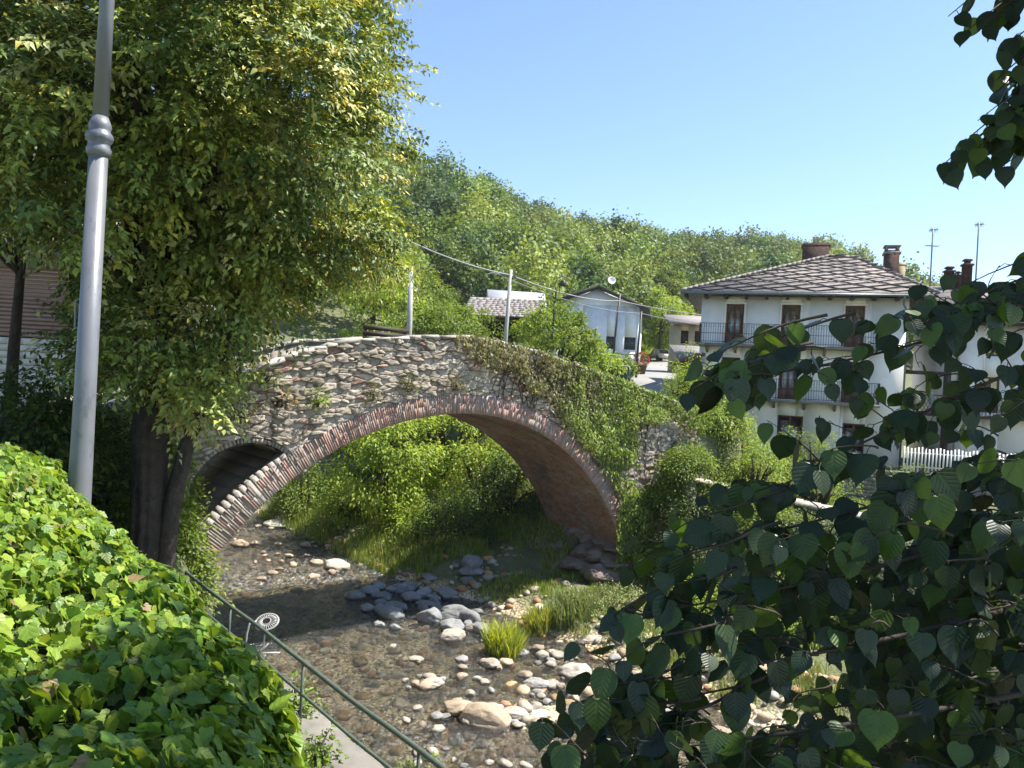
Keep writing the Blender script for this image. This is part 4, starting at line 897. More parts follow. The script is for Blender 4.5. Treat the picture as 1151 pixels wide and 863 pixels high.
# small wild plants rooted in the left spandrel
for i, (p_, z_, s_, cs, lab) in enumerate([(6.7, -.55, .42, ((.3, .2, .08), (.22, .2, .07), (.35, .22, .1)), 'orange brown dry plant rooted in the wall above the flood arch'), (7.6, -.55, .35, LT, 'small green plant rooted left on the wall above the brick ring'),
        (9.1, -.35, .36, ((.16, .16, .07), (.2, .2, .1)), 'olive plant rooted in the wall half way up the brick ring'), (10.1, -.12, .3, ((.16, .16, .07), (.13, .14, .06)), 'olive plant rooted just above the brick ring'), (11.5, -.05, .28, ((.16, .15, .07), (.2, .19, .1)), 'dry plant rooted above the crown of the arch'), (5.9, -.9, .4, ((.3, .2, .1), (.2, .18, .08)), 'rusty plant rooted at the left shoulder of the bridge'), (6.3, .0, .45, MD, 'green plant creeping over the left end of the parapet')]):
    P = W(p_, Q0-.08, z_); bush('wall_plant', lab, P-np.array([0, 0, s_*.4]), s_, s_*.9, 9, 42, .2, .055, cs, group='plants rooted in the bridge wall', cat='plant', ry=.3)

# ------------------------------------------------------------ ledge, garden wall, fence on the right bank
lw = thing('garden_ledge_wall', 'low rubble wall topped by a pale ledge along the right bank beside the abutment', 'wall', W(21.6, 12, -4)); LO = W(21.6, 12, -4)
mb = MB()
qv = np.linspace(5, 16.2, 40)
for q0, q1 in zip(qv[:-1], qv[1:]):
    k = random.uniform(.26, .4); zt = np.interp(q0, [5, 16], [-3.4, -2.95]); mb.hexa(np.array([W(x, q, z) for z in (-6.4, zt-.08) for q in (q0, q1-.01) for x in (21.45+random.uniform(-.03, .03), 21.9)])-LO, (k, k*.94, k*.85))
mb.build('wall_body', M['stone'], lw)
mb = MB()
for q0, q1 in zip(qv[:-1:2], qv[2::2]):
    k = random.uniform(.45, .6); zt = np.interp(q0, [5, 16], [-3.4, -2.95]); mb.hexa(np.array([W(x, q, z) for z in (zt-.08, zt) for q in (q0, q1-.015) for x in (21.3, 22.1)])-LO, (k, k*.94, k*.83))
mb.build('ledge_slab', M['stone'], lw)
gw = thing('garden_wall', 'grey coursed stone wall carrying the white picket fence below the house', 'wall', (17.5, 31.6, -4.2)); GO = np.array([17.5, 31.6, -4.2])
mb = MB(); ux = np.array([.97, -.243]); uy = np.array([.243, .97])
for r_ in range(8):
    s_ = -5.0+random.uniform(-.2, .2)
    while s_ < 8:
        L_ = random.uniform(.3, .7); k = random.uniform(.2, .34); V8 = []
        for z in (r_*.17, r_*.17+.155):
            for dy in (random.uniform(-.03, 0), .4):
                for sx in (s_, s_+L_-.02): V8.append((sx*ux[0]+dy*uy[0], sx*ux[1]+dy*uy[1], z))
        mb.hexa(V8, (k, k*.97, k*.93)); s_ += L_
mb.build('stone_courses', M['stone'], gw)
pf = thing('picket_fence', 'white picket fence standing on the grey garden wall', 'fence', (17.5, 31.6, -2.84))
mb = MB()
for s_ in np.arange(-.5, 7.5, .14):
    x, y = s_*ux[0]+.2*uy[0], s_*ux[1]+.2*uy[1]; mb.box(x-.03, x+.03, y-.012, y+.012, .03, 1.08+.04*math.sin(s_*9), rz=-.245)
mb.build('picket', M['render_white'], pf)
for zz in (.25, .85):
    mb = MB(); mb.tube([(-.5*ux[0]+.2*uy[0], -.5*ux[1]+.24*uy[1], zz), (7.4*ux[0]+.2*uy[0], 7.4*ux[1]+.24*uy[1], zz)], .025, 6); mb.build('fence_rail', M['render_white'], pf)

# ------------------------------------------------------------ white house
def wall_holes(mb, x0, x1, z0, z1, y0, y1, holes):
    xs = sorted({x0, x1, *[h[0] for h in holes], *[h[1] for h in holes]}); zs = sorted({z0, z1, *[h[2] for h in holes], *[h[3] for h in holes]})
    for a_, b_ in zip(xs[:-1], xs[1:]):
        run = None
        for c_, d_ in zip(zs[:-1], zs[1:]):
            mx, mz = (a_+b_)/2, (c_+d_)/2
            if any(h[0] < mx < h[1] and h[2] < mz < h[3] for h in holes):
                if run: mb.box(a_, b_, y0, y1, run[0], run[1]); run = None
            else: run = (run[0], d_) if run else (c_, d_)
        if run: mb.box(a_, b_, y0, y1, run[0], run[1])
HO = np.array([9.64, 38.5, -3.0]); HA = math.atan2(35.2-38.5, 18.67-9.64)
hx = np.array([math.cos(HA), math.sin(HA), 0]); hy = np.array([-math.sin(HA), math.cos(HA), 0])
def loc(P): d = np.asarray(P)-HO; return np.array([d@hx, d@hy, d[2]])
house = thing('white_house', 'large white house with slate hip roof, brown doors and two iron balconies', 'house', HO, HA)
WW = 9.62; WD = 9.0
ups = [1.68, 4.37, 7.29]; H_up = [(c-.44, c+.44, 5.68, 7.75) for c in ups]
lo_ = [1.6, 4.4, 7.3]; H_lo = [(c-.45, c+.45, 3.0, 5.0) for c in lo_]; H_g = [(1.0, 2.1, .4, 2.1), (4.0, 5.2, .0, 2.2), (7.0, 8.0, .6, 2.0)]
mb = MB(); wall_holes(mb, 0, WW, -.6, 8.12, 0, .35, H_up+H_lo+H_g); mb.build('front_wall', M['render_white'], house)
mb = MB(); mb.box(0, .35, .352, WD, -.6, 8.12); mb.box(.352, WW-.352, WD-.35, WD, -.6, 8.12); mb.build('rear_wall', M['render_white'], house)
SH = [(1.2, 1.9, 6.0, 7.5)]; mb = MB()
ys = [(.352, 1.2, -.6, 8.12), (1.2, 1.9, -.6, 5.9), (1.2, 1.9, 7.2, 8.12), (1.9, WD, -.6, 8.12)]
for a_, b_, c_, d_ in ys: mb.box(WW-.35, WW, a_, b_, c_, d_)
mb.build('side_wall', M['render_white'], house)
mb = MB(); mb.box(WW-.25, WW-.2, 1.2, 1.9, 5.9, 7.2); mb.build('side_window', M['glass_dark'], house)
def door(parent, x0, x1, z0, z1, y=.12):
    mb = MB(); fw = .075
    mb.box(x0, x0+fw, y, y+.09, z0, z1); mb.box(x1-fw, x1, y, y+.09, z0, z1); mb.box(x0+fw, x1-fw, y, y+.09, z1-fw, z1); cx = (x0+x1)/2
    mb.box(cx-.045, cx+.045, y-.01, y+.08, z0, z1-fw); mb.box(x0+fw, cx-.045, y, y+.08, z0, z0+.5*(z1-z0 > 1.6)+.08); mb.box(cx+.045, x1-fw, y, y+.08, z0, z0+.5*(z1-z0 > 1.6)+.08)
    f = mb.build('window_frame', M['wood'], parent)
    m2 = MB(); m2.box(x0+fw, x1-fw, y+.04, y+.05, z0+.05, z1-fw); m2.build('pane', M['door_glass'], f)
    m3 = MB(); w_ = (x1-x0-2*fw)/2
    for k in range(2):
        a_ = x0+fw+k*w_; m3.box(a_+.05, a_+w_-.05, y+.065, y+.075, z0+.5, z1-.25-.3*k)
    m3.build('curtain', M['cloth'], f)
for h in H_up+H_lo+H_g: door(house, *h)
mb = MB()
for h in H_up+H_lo: mb = MB(); mb.box(h[0]-.1, h[1]+.1, -.03, .0, h[3]-.003, h[3]+.1); mb.box(h[0]-.1, h[0]-.002, -.025, 0, h[2], h[3]); mb.box(h[1]+.002, h[1]+.1, -.025, 0, h[2], h[3]); mb.build('window_surround', M['render_white'], house)
# roof: measured corner points
E0 = loc(at(768, 330.5, 38.9)); E1 = loc(at(1052, 329, 34.6)); A0 = loc(at(931, 289, 42.0)); A1 = loc(at(962, 289.5, 42.0))
E0[1] = E1[1] = -.95; ez_ = 8.28; E0[2] = E1[2] = ez_; A0[2] = A1[2] = max(A0[2], A1[2])
B0 = np.array([E0[0], WD+.9, ez_]); B1 = np.array([E1[0], WD+.9, ez_])
mb = MB()
def slab(pts, th=.12):
    P = np.array(pts); n = np.cross(P[1]-P[0], P[2]-P[0]); n /= np.linalg.norm(n); n = n if n[2] > 0 else -n
    k = len(P); V = np.concatenate([P, P-np.array([0, 0, th])]); top_ = list(range(k)); bot = list(range(2*k-1, k-1, -1))
    mb.add(V, [np.array([top_]), np.array([bot]), np.array([(i, k+i, k+(i+1) % k, (i+1) % k) for i in range(k)])])
slab([E0, E1, A1, A0]); slab([E1, B1, A1]); slab([B1, B0, A0, A1]); slab([B0, E0, A0])
roof = mb.build('roof', M['slate'], house)
# dark ribs standing in for shadow gaps between slate diamonds, front slope
mb = MB(); n3 = np.cross(E1-E0, A0-E0); n3 /= np.linalg.norm(n3); n3 = n3 if n3[2] > 0 else -n3
ex_ = (E1-E0)/np.linalg.norm(E1-E0); ey_ = np.cross(n3, ex_); poly = [((v-E0)@ex_, (v-E0)@ey_) for v in (E0, E1, A1, A0)]
def clip_line(p0, d0):
    lo, hi = -1e9, 1e9
    for (x0, y0), (x1, y1) in zip(poly, poly[1:]+poly[:1]):
        nx_, ny_ = -(y1-y0), x1-x0; dn = d0[0]*nx_+d0[1]*ny_; nu = (x0-p0[0])*nx_+(y0-p0[1])*ny_
        if abs(dn) < 1e-9: continue
        tt = nu/dn
        if dn > 0: lo = max(lo, tt)
        else: hi = min(hi, tt)
    return lo, hi
for sgn, sp_, sl_ in ((1, 1.7, .42), (-1, 1.7, .85)):
    d0 = np.array([sgn*1.0, sl_]); d0 /= np.linalg.norm(d0)
    for s_ in np.arange(-14, 26, sp_):
        lo, hi = clip_line((s_, 0), d0)
        if hi-lo > .2:
            a3 = E0+ex_*(s_+d0[0]*lo)+ey_*d0[1]*lo+n3*.02; b3 = E0+ex_*(s_+d0[0]*hi)+ey_*d0[1]*hi+n3*.02
            mb.tube(np.linspace(a3, b3, 5)+rng.normal(0, .012, (5, 3)), .035, 5)
mb.build('slate_gap_shade', M['slate_line'], roof)
mb = MB()
for a3, b3 in ((E0, A0), (A0, A1), (A1, E1), (A1, B1)):
    nseg = int(np.linalg.norm(b3-a3)/.35)
    for k in range(nseg):
        c = a3+(b3-a3)*(k+.5)/nseg; d_ = (b3-a3)/np.linalg.norm(b3-a3)*.19; mb.tube([c-d_, c+d_+np.array([0, 0, .03])], [.1, .085], 7)
mb.build('ridge_tile', M['slate'], roof)
mb = MB()
for x in np.arange(E0[0]+.25, E1[0]-.1, .98): MB().box(x-.07, x+.07, -.9, .0, 7.98, 8.13).build('rafter', M['wood_dark'], house)
mb = MB(); mb.tube([(E0[0], -1.0, 8.17), (E1[0], -1.0, 8.13)], .06, 8); mb.tube([(WW-.35, -1.0, 8.1), (WW-.3, -.5, 7.75), (WW+.05-.1, -.12, 7.4), (WW-.05, -.08, 7.2), (WW-.05, -.08, 0)], .045, 8); mb.build('gutter', M['galv'], house, smooth=True)
def balcony(x0, x1, z, dpt=.85, ornate=True):
    mb = MB(); mb.box(x0, x1, -dpt, -.002, z-.14, z); b_ = mb.build('balcony', M['concrete'], house); mr = MB()
    for zz in (z+.08, z+.5 if ornate else z+.95, z+1.0): mr.tube([(x0+.03, -.01, zz), (x0+.03, -dpt+.04, zz), (x1-.03, -dpt+.04, zz), (x1-.03, -.01, zz)], .014, 5)
    for x in np.arange(x0+.03, x1-.02, .115): mr.tube([(x, -dpt+.04, z+.0), (x, -dpt+.04, z+1.0)], .009, 4)
    if ornate:
        for x in np.arange(x0+.09, x1-.05, .23):
            a_ = np.linspace(0, 2*math.pi, 9); mr.tube(np.stack([x+.055*np.cos(a_), 0*a_-dpt+.03, z+.88+.07*np.sin(a_)], -1), .007, 4)
    for y in np.arange(-dpt+.1, 0, .12):
        for x in (x0+.03, x1-.03): mr.tube([(x, y, z), (x, y, z+1.0)], .009, 4)
    mr.build('balcony_rail', M['iron'], b_)
    mc = MB()
    for x in np.arange(x0+.4, x1, 1.4): mc.hexa([(x-.06, -.6, z-.2), (x+.06, -.6, z-.2), (x-.06, -.002, z-.45), (x+.06, -.002, z-.45), (x-.06, -.6, z-.142), (x+.06, -.6, z-.142), (x-.06, -.002, z-.142), (x+.06, -.002, z-.142)])
    mc.build('corbel', M['concrete'], b_)
balcony(.0, 8.3, 5.66); balcony(2.0, 8.5, 2.98)
# chimneys
def chimney(P, w_, d_, h_, mat, name='chimney', pots=0, cap=True):
    mb = MB(); mb.box(P[0]-w_/2, P[0]+w_/2, P[1]-d_/2, P[1]+d_/2, P[2]-1.6, P[2]+h_)
    c = mb.build(name, mat, roof); m2 = MB()
    m2.box(P[0]-w_/2-.07, P[0]+w_/2+.07, P[1]-d_/2-.07, P[1]+d_/2+.07, P[2]+h_-.2, P[2]+h_-.08)
    if cap:
        for sx in (-1, 1):
            for sy in (-1, 1): cx_, cy_ = P[0]+sx*(w_/2-.08), P[1]+sy*(d_/2-.08); m2.box(cx_-.06, cx_+.06, cy_-.06, cy_+.06, P[2]+h_+.002, P[2]+h_+.2)
        m2.box(P[0]-w_/2-.05, P[0]+w_/2+.05, P[1]-d_/2-.05, P[1]+d_/2+.05, P[2]+h_+.2, P[2]+h_+.27)
    m2.build('chimney_cap', M['slate'] if cap else mat, c)
    for k in range(pots):
        x = P[0]+(k-.5*(pots-1))*.2; m3 = MB(); m3.lathe([(.07, 0), (.065, .35), (.09, .38), (.05, .45)], 10, (x, P[1])); o = m3.build('chimney_pot', M['pole_conc'], c); o.location.z = P[2]+h_+.0
chimney(loc(at(916, 291, 42.5)), 1.4, .7, .85, M['brickwork'], pots=2, cap=False)
chimney(loc(at(1001, 303, 40.0)), .7, .7, 1.0, M['brickwork']); chimney(loc(at(1012, 306, 40.6)), .4, .5, .5, M['render_ochre'], cap=False)

# annex to the right
AO = loc(at(1085, 345, 34.5)); 
annex = thing('annex_house', 'rendered neighbouring house with timber beamed roof and small dark window at the right edge', 'house', (at(1082, 345, 35.5)[0], 35.5, -3.0), HA*.6)
mb = MB(); wall_holes(mb, 0, 9, -.6, 7.35, 0, .35, [(1.1, 1.75, 5.6, 6.35), (3.6, 4.4, 5.3, 6.6), (1.0, 1.8, 2.9, 4.6)]); mb.box(0, .35, .352, 7, -.6, 7.35); mb.box(8.65, 9, .352, 7, -.6, 7.35); mb.build('wall', M['render_white'], annex)
for h in ((1.1, 1.75, 5.6, 6.35), (3.6, 4.4, 5.3, 6.6), (1.0, 1.8, 2.9, 4.6)): door(annex, *h)
mb = MB(); slab([(-1.1, -1.1, 7.5), (10, -1.1, 7.5), (10, 3.5, 9.4), (-1.1, 3.5, 9.4)]); slab([(-1.1, 8, 7.5), (-1.1, 3.5, 9.4), (10, 3.5, 9.4), (10, 8, 7.5)]); ar = mb.build('roof', M['slate'], annex)
mb = MB()
for x in np.arange(-1.0, 10, .7): MB().box(x-.06, x+.06, -1.05, .0, 7.2, 7.36).build('rafter', M['wood_dark'], annex)
mb.box(-1.1, 10, -.75, -.6, 7.0, 7.19); mb.build('eave_beam', M['wood_dark'], annex)
mb = MB(); mb.box(-.75, -.5, -.5, -.25, 0, 7.0); mb.build('timber_post', M['wood_dark'], annex); mb = MB(); mb.box(8.0, 8.2, -.5, -.3, 0, 7.0); mb.build('timber_post', M['wood_dark'], annex)
mb = MB(); mb.box(-2.9, -.76, -.6, -.42, 4.55, 4.72); mb.box(-2.9, 4, -.9, 0, 2.6, 2.75); mb.build('timber_beam', M['wood_dark'], annex)
mb = MB()
for k in np.arange(-2.8, 3.9, .16):
    mb.tube([(k, -.88, 2.75), (k+.4, -.88, 3.55)], .012, 4); mb.tube([(k+.4, -.86, 2.75), (k, -.86, 3.55)], .012, 4)
mb.box(-2.9, 4, -.9, -.84, 3.55, 3.62); mb.build('lattice_rail', M['wood'], annex)
for (x, y, w_, h_, lab) in ((1066, 318, .55, .75, 0), (1076, 318, .3, .5, 0), (1086, 316, .55, 1.05, 0)):
    P = at(x, y, 38.5); mb = MB(); mb.lathe([(w_/2, -1.8), (w_/2, h_*.75), (w_/2+.08, h_*.75), (w_/2+.08, h_*.85), (w_/2-.1, h_*.85), (w_/2-.1, h_), (w_/2+.02, h_), (w_/2-.05, h_+.1)], 4 if w_ > .4 else 10)
    o = mb.build('chimney', M['brickwork'], annex); d_ = P-np.array(annex.location); c_, s2 = math.cos(-HA*.6), math.sin(-HA*.6); o.location = (d_[0]*c_-d_[1]*s2, d_[0]*s2+d_[1]*c_, d_[2]); o.rotation_euler = (0, 0, .78)
def antenna(x, yb, yt, Y, lab, kind):
    P = at(x, yb, Y); Q = at(x, yt, Y); h_ = Q[2]-P[2]; o = thing('tv_antenna', lab, 'antenna', P, group='rooftop antennas')
    MB().tube([(0, 0, -.6), (0, 0, h_)], .036, 7).build('mast', M['galv'], o)
    mb = MB(); z0 = h_-.1
    if kind: 
        mb.tube([(-.35, 0, h_-.9), (.35, 0, h_-.95)], .015, 5)
        for k in np.linspace(-.3, .3, 6): mb.tube([(k, -.25, h_-.92), (k, .25, h_-.92)], .01, 4)
    mb.tube([(-.2, 0, z0-.1), (.25, 0, z0+.1)], .015, 5)
    for k in np.linspace(-.15, .22, 6): mb.tube([(k, -.2, z0), (k, .2, z0+.02)], .01, 4); mb.tube([(k, 0, z0-.14), (k, 0, z0+.16)], .01, 4)
    mb.build('aerial', M['galv'], o)
antenna(1045, 322, 256, 38, 'taller looking left rooftop antenna with two crossbars', True); antenna(1097, 306, 250, 38, 'rightmost thin rooftop antenna above the dark chimney', False)

# ------------------------------------------------------------ gabled pale house beyond the road
Y_ = 78.0; GL = at(624, 338, Y_); GR = at(719, 350, Y_-1.8); GT = at(674, 321, Y_-2)
ga = math.atan2(GR[1]-GL[1], GR[0]-GL[0]); gw_ = float(np.linalg.norm(GR[:2]-GL[:2])); gb = 1.6
gable = thing('gabled_house', 'pale bluish house with a wide low gable below the wooded hill', 'house', (GL[0], GL[1], gb), ga)
ht = GL[2]-gb; pk = (GT[2]-gb)-.1; cx = gw_*.5
hol = [(.5, 1.35, ht-2.5, ht-1.3), (2.1, 3.0, ht-2.5, ht-1.3), (gw_*.63, gw_*.72, 2.6, 3.9), (gw_*.84, gw_*.97, 2.6, 3.9)]
mb = MB(); wall_holes(mb, 0, gw_, 0, ht-.3, 0, .35, hol)
mb.add([(0, 0, ht-.3), (gw_, 0, ht-.3), (cx, 0, pk), (0, .35, ht-.3), (gw_, .35, ht-.3), (cx, .35, pk)], [np.array([(0, 1, 2), (5, 4, 3)]), np.array([(0, 3, 4, 1), (1, 4, 5, 2), (2, 5, 3, 0)])])
mb.box(0, .35, .352, 9, 0, ht-.3); mb.box(gw_-.35, gw_, .352, 9, 0, ht-.3); mb.build('wall', M['render_shade'], gable)
for h in hol:
    f = MB(); f.box(h[0]-.08, h[1]+.08, -.03, -.002, h[2]-.1, h[2]-.02); f = f.build('sill', M['render_white'], gable); mb = MB(); mb.box(h[0], h[1], .12, .16, h[2], h[3]); mb.build('shutter', M['glass_dark'] if h[2] < 4 else M['slate'], gable)
mb = MB(); mb.box(-.15, gw_+.1, -.12, -.002, 2.05, 2.2); mb.build('string_course', M['concrete'], gable)
mb = MB(); slab([(-1.0, -1.0, ht-.4), (cx, -1.0, pk+.2), (cx, 9.5, pk+.2), (-1.0, 9.5, ht-.4)], .3); slab([(cx, -1.0, pk+.2), (gw_+1.0, -1.0, ht-.5), (gw_+1.0, 9.5, ht-.5), (cx, 9.5, pk+.2)], .3)
rf = mb.build('roof', M['slate_line'], gable)
mb = MB(); mb.tube([(gw_*.66, -.3, pk-.6), (gw_*.66, -.3, pk+.6)], .03, 5); mb.build('dish_mast', M['galv'], gable)
d_ = MB().lathe([(.02, -.1), (.25, -.04), (.42, .08), (.4, .08), (.22, -.01), (.02, -.06)], 18).build('satellite_dish', M['render_white'], gable, smooth=True); d_.location = (gw_*.66, -.45, pk+.75); d_.rotation_euler = (R(70), 0, R(20))
# slate barn and white roofed shed
b0 = at(529, 380, 52); barn = thing('slate_barn', 'low old barn with an uneven slate roof and dark open front behind the bridge crown', 'barn', (b0[0], 52, b0[2]-1.5), -.12)
mb = MB(); wall_holes(mb, 0, 3.9, 0, 3.1, 0, .3, [(.95, 3.3, .9, 2.9)]); mb.box(0, .3, .302, 4, 0, 3.1); mb.box(3.6, 3.9, .302, 4, 0, 3.1); mb.box(.302, 3.6, 3.7, 4, 0, 3.1); mb.build('wall', M['brickwork'], barn)
mb = MB(); n_ = 9
for r_ in range(n_):
    x = -.6
    while x < 4.6:
        L_ = random.uniform(.3, .6); y0_ = -.7+r_*.32; z0_ = 3.05+r_*.17; k = random.uniform(.8, 1.2); mb.hexa([(x, y0_, z0_), (x+L_-.02, y0_, z0_), (x, y0_+.45, z0_+.2), (x+L_-.02, y0_+.45, z0_+.2), (x, y0_, z0_+.07), (x+L_-.02, y0_, z0_+.06), (x, y0_+.45, z0_+.27), (x+L_-.02, y0_+.45, z0_+.26)]); x += L_
slab([(-.6, 2.3, 4.6), (-.6, 4.6, 3.2), (4.6, 4.6, 3.2), (4.6, 2.3, 4.6)]); mb.build('roof', M['slate'], barn)
s0 = at(552, 345, 66); shed = thing('white_roofed_shed', 'small grey shed with a bright white metal roof behind the slate barn', 'shed', (s0[0], 66, s0[2]-2.2), .1)
mb = MB(); mb.box(0, 4.4, 0, 4, 0, 2.7); mb.add([(0, 0, 2.7), (0, 4, 2.7), (0, 2, 4.0), (.3, 0, 2.7), (.3, 4, 2.7), (.3, 2, 4.0)], [np.array([(0, 2, 1), (3, 4, 5)]), np.array([(0, 3, 5, 2), (2, 5, 4, 1)])]); mb.build('wall', M['concrete'], shed)
mb = MB(); slab([(-.3, -.4, 2.55), (5.0, -.4, 2.55), (5.0, 2, 4.0), (-.3, 2, 4.0)], .1); slab([(-.3, 4.4, 2.55), (-.3, 2, 4.0), (5.0, 2, 4.0), (5.0, 4.4, 2.55)], .1); mb.build('roof', M['metal_roof'], shed)
s1 = at(600, 352, 84); sh2 = thing('low_shed', 'low pale roofed shed beside the left eave of the gabled house', 'shed', (s1[0], 84, s1[2]-2.0), 0)
mb = MB(); mb.box(0, 4.5, 0, 4, 0, 3.2); mb.build('wall', M['render_ochre'], sh2); mb = MB(); slab([(-.4, -.5, 3.2), (5, -.5, 3.2), (5, 4.5, 3.9), (-.4, 4.5, 3.9)], .12); mb.build('roof', M['pole_conc'], sh2)
# ochre sheds beside the road
for (x, Y, w_, h_, dp, lab, mt) in ((757, 60, 3.0, 4.6, 4, 'tall ochre timber building at the far side of the road', 'render_ochre'), (772, 46, 2.6, 2.2, 4.5, 'ochre plastered outbuilding between road and white house', 'render_ochre')):
    P = at(x, 400, Y); zb = float(np.interp(Y, ROADY, ROADZ))-.4; o = thing('outbuilding', lab, 'outbuilding', (P[0], Y, zb), -.1)
    mb = MB(); wall_holes(mb, 0, w_, 0, h_, 0, .3, [(.5, 1.1, h_*.62, h_*.85), (1.6, 2.2, h_*.62, h_*.85)]); mb.box(0, .3, .302, dp, 0, h_); mb.box(w_-.3, w_, .302, dp, 0, h_); mb.build('wall', M[mt], o)
    mb = MB(); mb.box(.5, 1.1, .15, .2, h_*.62, h_*.85); mb.box(1.6, 2.2, .15, .2, h_*.62, h_*.85); mb.build('shutter', M['wood_dark'], o)
    mb = MB(); slab([(-.6, -.8, h_-.1), (w_+.5, -.8, h_-.1), (w_+.5, dp+.4, h_+1.0), (-.6, dp+.4, h_+1.0)], .16); mb.build('roof', M['slate'], o)
P = at(775, 395, 40); lean = thing('lean_to', 'dark slatted lean-to with a sloping tile roof against the left wall of the white house', 'lean-to', (7.9+.9, 38.2, -.6), HA)
mb = MB()
for z in np.arange(.0, 2.3, .17): mb.box(-.1, .9, 0, .05, z, z+.12)
mb.build('slat_wall', M['slate_line'], lean); mb = MB(); slab([(-.6, -.5, 2.15), (1.0, -.5, 2.75), (1.0, 2.2, 2.75), (-.6, 2.2, 2.15)], .12); mb.build('roof', M['wood'], lean)
for y in (-.06, 2.0): MB().box(-.12, .0, y, y+.12, -.4, 2.2).build('timber_post', M['wood_dark'], lean)

# ------------------------------------------------------------ poles, lamps, wires
def pole(x0, y0, x1, y1, Y, r_, mat, name, label, cat, arm=None, grp=None, drop=4.0):
    B = at(x1, y1, Y); Tp = at(x0, y0, Y); o = thing(name, label, cat, (B[0], Y, B[2]-drop), group=grp); h_ = Tp[2]-B[2]+drop
    MB().tube([(0, 0, 0), (0, 0, h_*.5), (Tp[0]-B[0], 0, h_)], [r_*1.15, r_, r_*.8], 10).build('shaft', M[mat], o, smooth=True); return o, h_
o1, h1 = pole(462, 300, 459.5, 378, 34, .13, 'pole_conc', 'utility_pole', 'pale concrete utility pole beside the bench at the left of the crown', 'utility pole', drop=2.0)
o2, h2 = pole(574.5, 303, 568, 388, 34, .095, 'pole_conc', 'utility_pole', 'slender concrete utility pole rising behind the bridge in front of the barn', 'utility pole', drop=2.0)
for o, h_, dz in ((o2, h2, .25), (o1, h1, .15)):
    mb = MB(); mb.tube([(-.35, 0, h_-dz), (.35, 0, h_-dz-.05)], .03, 6)
    for k in (-.3, 0, .3): mb.tube([(k, 0, h_-dz), (k, 0, h_-dz+.18)], .03, 6)
    mb.build('crossarm', M['galv'], o)
k = np.linspace(0, 1, 8)
mb = MB(); mb.tube(np.stack([-.05-1.1*k, 0*k, h2-.5+.4*np.sin(k*2.4)-.15*k], -1), .028, 6); mb.build('lamp_arm', M['pole_conc'], o2)
o3, h3 = pole(625, 328, 619, 396, 36, .055, 'iron', 'street_lamp', 'dark street lamp with a curled ring bracket above the bridge parapet', 'street lamp', drop=2)
mb = MB(); a_ = np.linspace(-.9*math.pi/2, math.pi*1.25, 20); mb.tube(np.stack([.42+.4*np.cos(a_), 0*a_, h3+.35+.42*np.sin(a_)], -1), .022, 6); mb.tube([(0.25, 0, h3-.05), (.25, 0, h3+.9)], .02, 6); mb.build('ring_bracket', M['iron'], o3)
mb = MB(); mb.lathe([(.03, h3+.62), (.1, h3+.55), (.19, h3+.32), (.17, h3+.3), (.03, h3+.28)], 12, (.42, 0)); mb.build('lamp_shade', M['iron'], o3, smooth=True)
mb = MB(); mb.box(.02, .34, -.1, -.06, 1.75, 2.2); mb.build('notice_plate', M['render_white'], o3)
pole(697, 330, 690, 396, 60, .09, 'iron', 'utility_pole', 'dark slim pole standing in front of the gabled house', 'utility pole', drop=3)
pole(721, 350, 715, 422, 50, .08, 'iron', 'utility_pole', 'dark slim pole at the right corner of the gabled house', 'utility pole', drop=2)
def wire(pts, label, r_=.018):
    P = []
    for a_, b_ in zip(pts[:-1], pts[1:]):
        for k in np.linspace(0, 1, 9)[:-1]: q = a_*(1-k)+b_*k; q = q-np.array([0, 0, .35*4*k*(1-k)]); P.append(q)
    P.append(pts[-1]); org = P[0].copy(); o = MB().tube(np.array(P)-org, r_, 5).build('overhead_wire', M['cable'], loc=org); tag(o, label, 'cable', 'overhead wires')
wire([at(380, 228, 26), at(573, 309, 34), at(696, 338, 60), at(880, 360, 62)], 'thick pale overhead cable sagging from the tree to the gabled house', .035)
wire([at(573, 314, 34), at(720, 352, 50), at(890, 372, 56)], 'lower thin overhead wire crossing in front of the gabled house')

# bench on the bridge, dark slatted
bq = W(10.86, 18.7, .2); bench = thing('bench', 'dark wooden slatted bench on the bridge beside the pale utility pole', 'bench', bq, A)
for k, z in enumerate((.78, .95, 1.12)): MB().box(-.75, .75, .12, .16, z, z+.13).build('backrest_slat', M['wood_dark'], bench)
MB().box(-.75, .75, -.35, .1, .43, .48).build('seat', M['wood_dark'], bench)
for sx in (-.65, .65): mb = MB(); mb.box(sx-.04, sx+.04, -.33, -.25, -.05, .43); mb.box(sx-.04, sx+.04, .165, .22, -.05, 1.2); mb.box(sx-.04, sx+.04, -.25, .165, .36, .42); mb.build('leg', M['iron'], bench)

# parked car far up the road, very small
cP = at(741, 403, 92); cz = float(np.interp(92, ROADY, ROADZ))+.06
car = thing('parked_car', 'tiny pale car parked far up the bright road', 'car', (cP[0], 92, cz), .2)
mb = MB(); prof = [(-2, .35), (-2, .75), (-1.5, .85), (-1.0, 1.38), (.5, 1.4), (1.1, .9), (1.95, .78), (2, .35)]
V = [(sx*.8*(0.86 if z > 1.2 else 1), y, z) for sx in (-1, 1) for y, z in prof]; n_ = 8
mb.add(V, [np.array([list(range(n_)), list(range(2*n_-1, n_-1, -1))]), np.array([(i, n_+i, n_+(i+1) % n_, (i+1) % n_) for i in range(n_)])]); M['car'] = plain('car_paint', (.6, .5, .4), (.55, .45, .38), 2, .3, 0); mb.build('body', M['car'], car)
mb = MB(); mb.add([(-.62, -1.52, .9), (.62, -1.52, .9), (.55, -1.06, 1.33), (-.55, -1.06, 1.33)], np.array([(0, 1, 2, 3)])); mb.build('windscreen', M['glass_dark'], car)
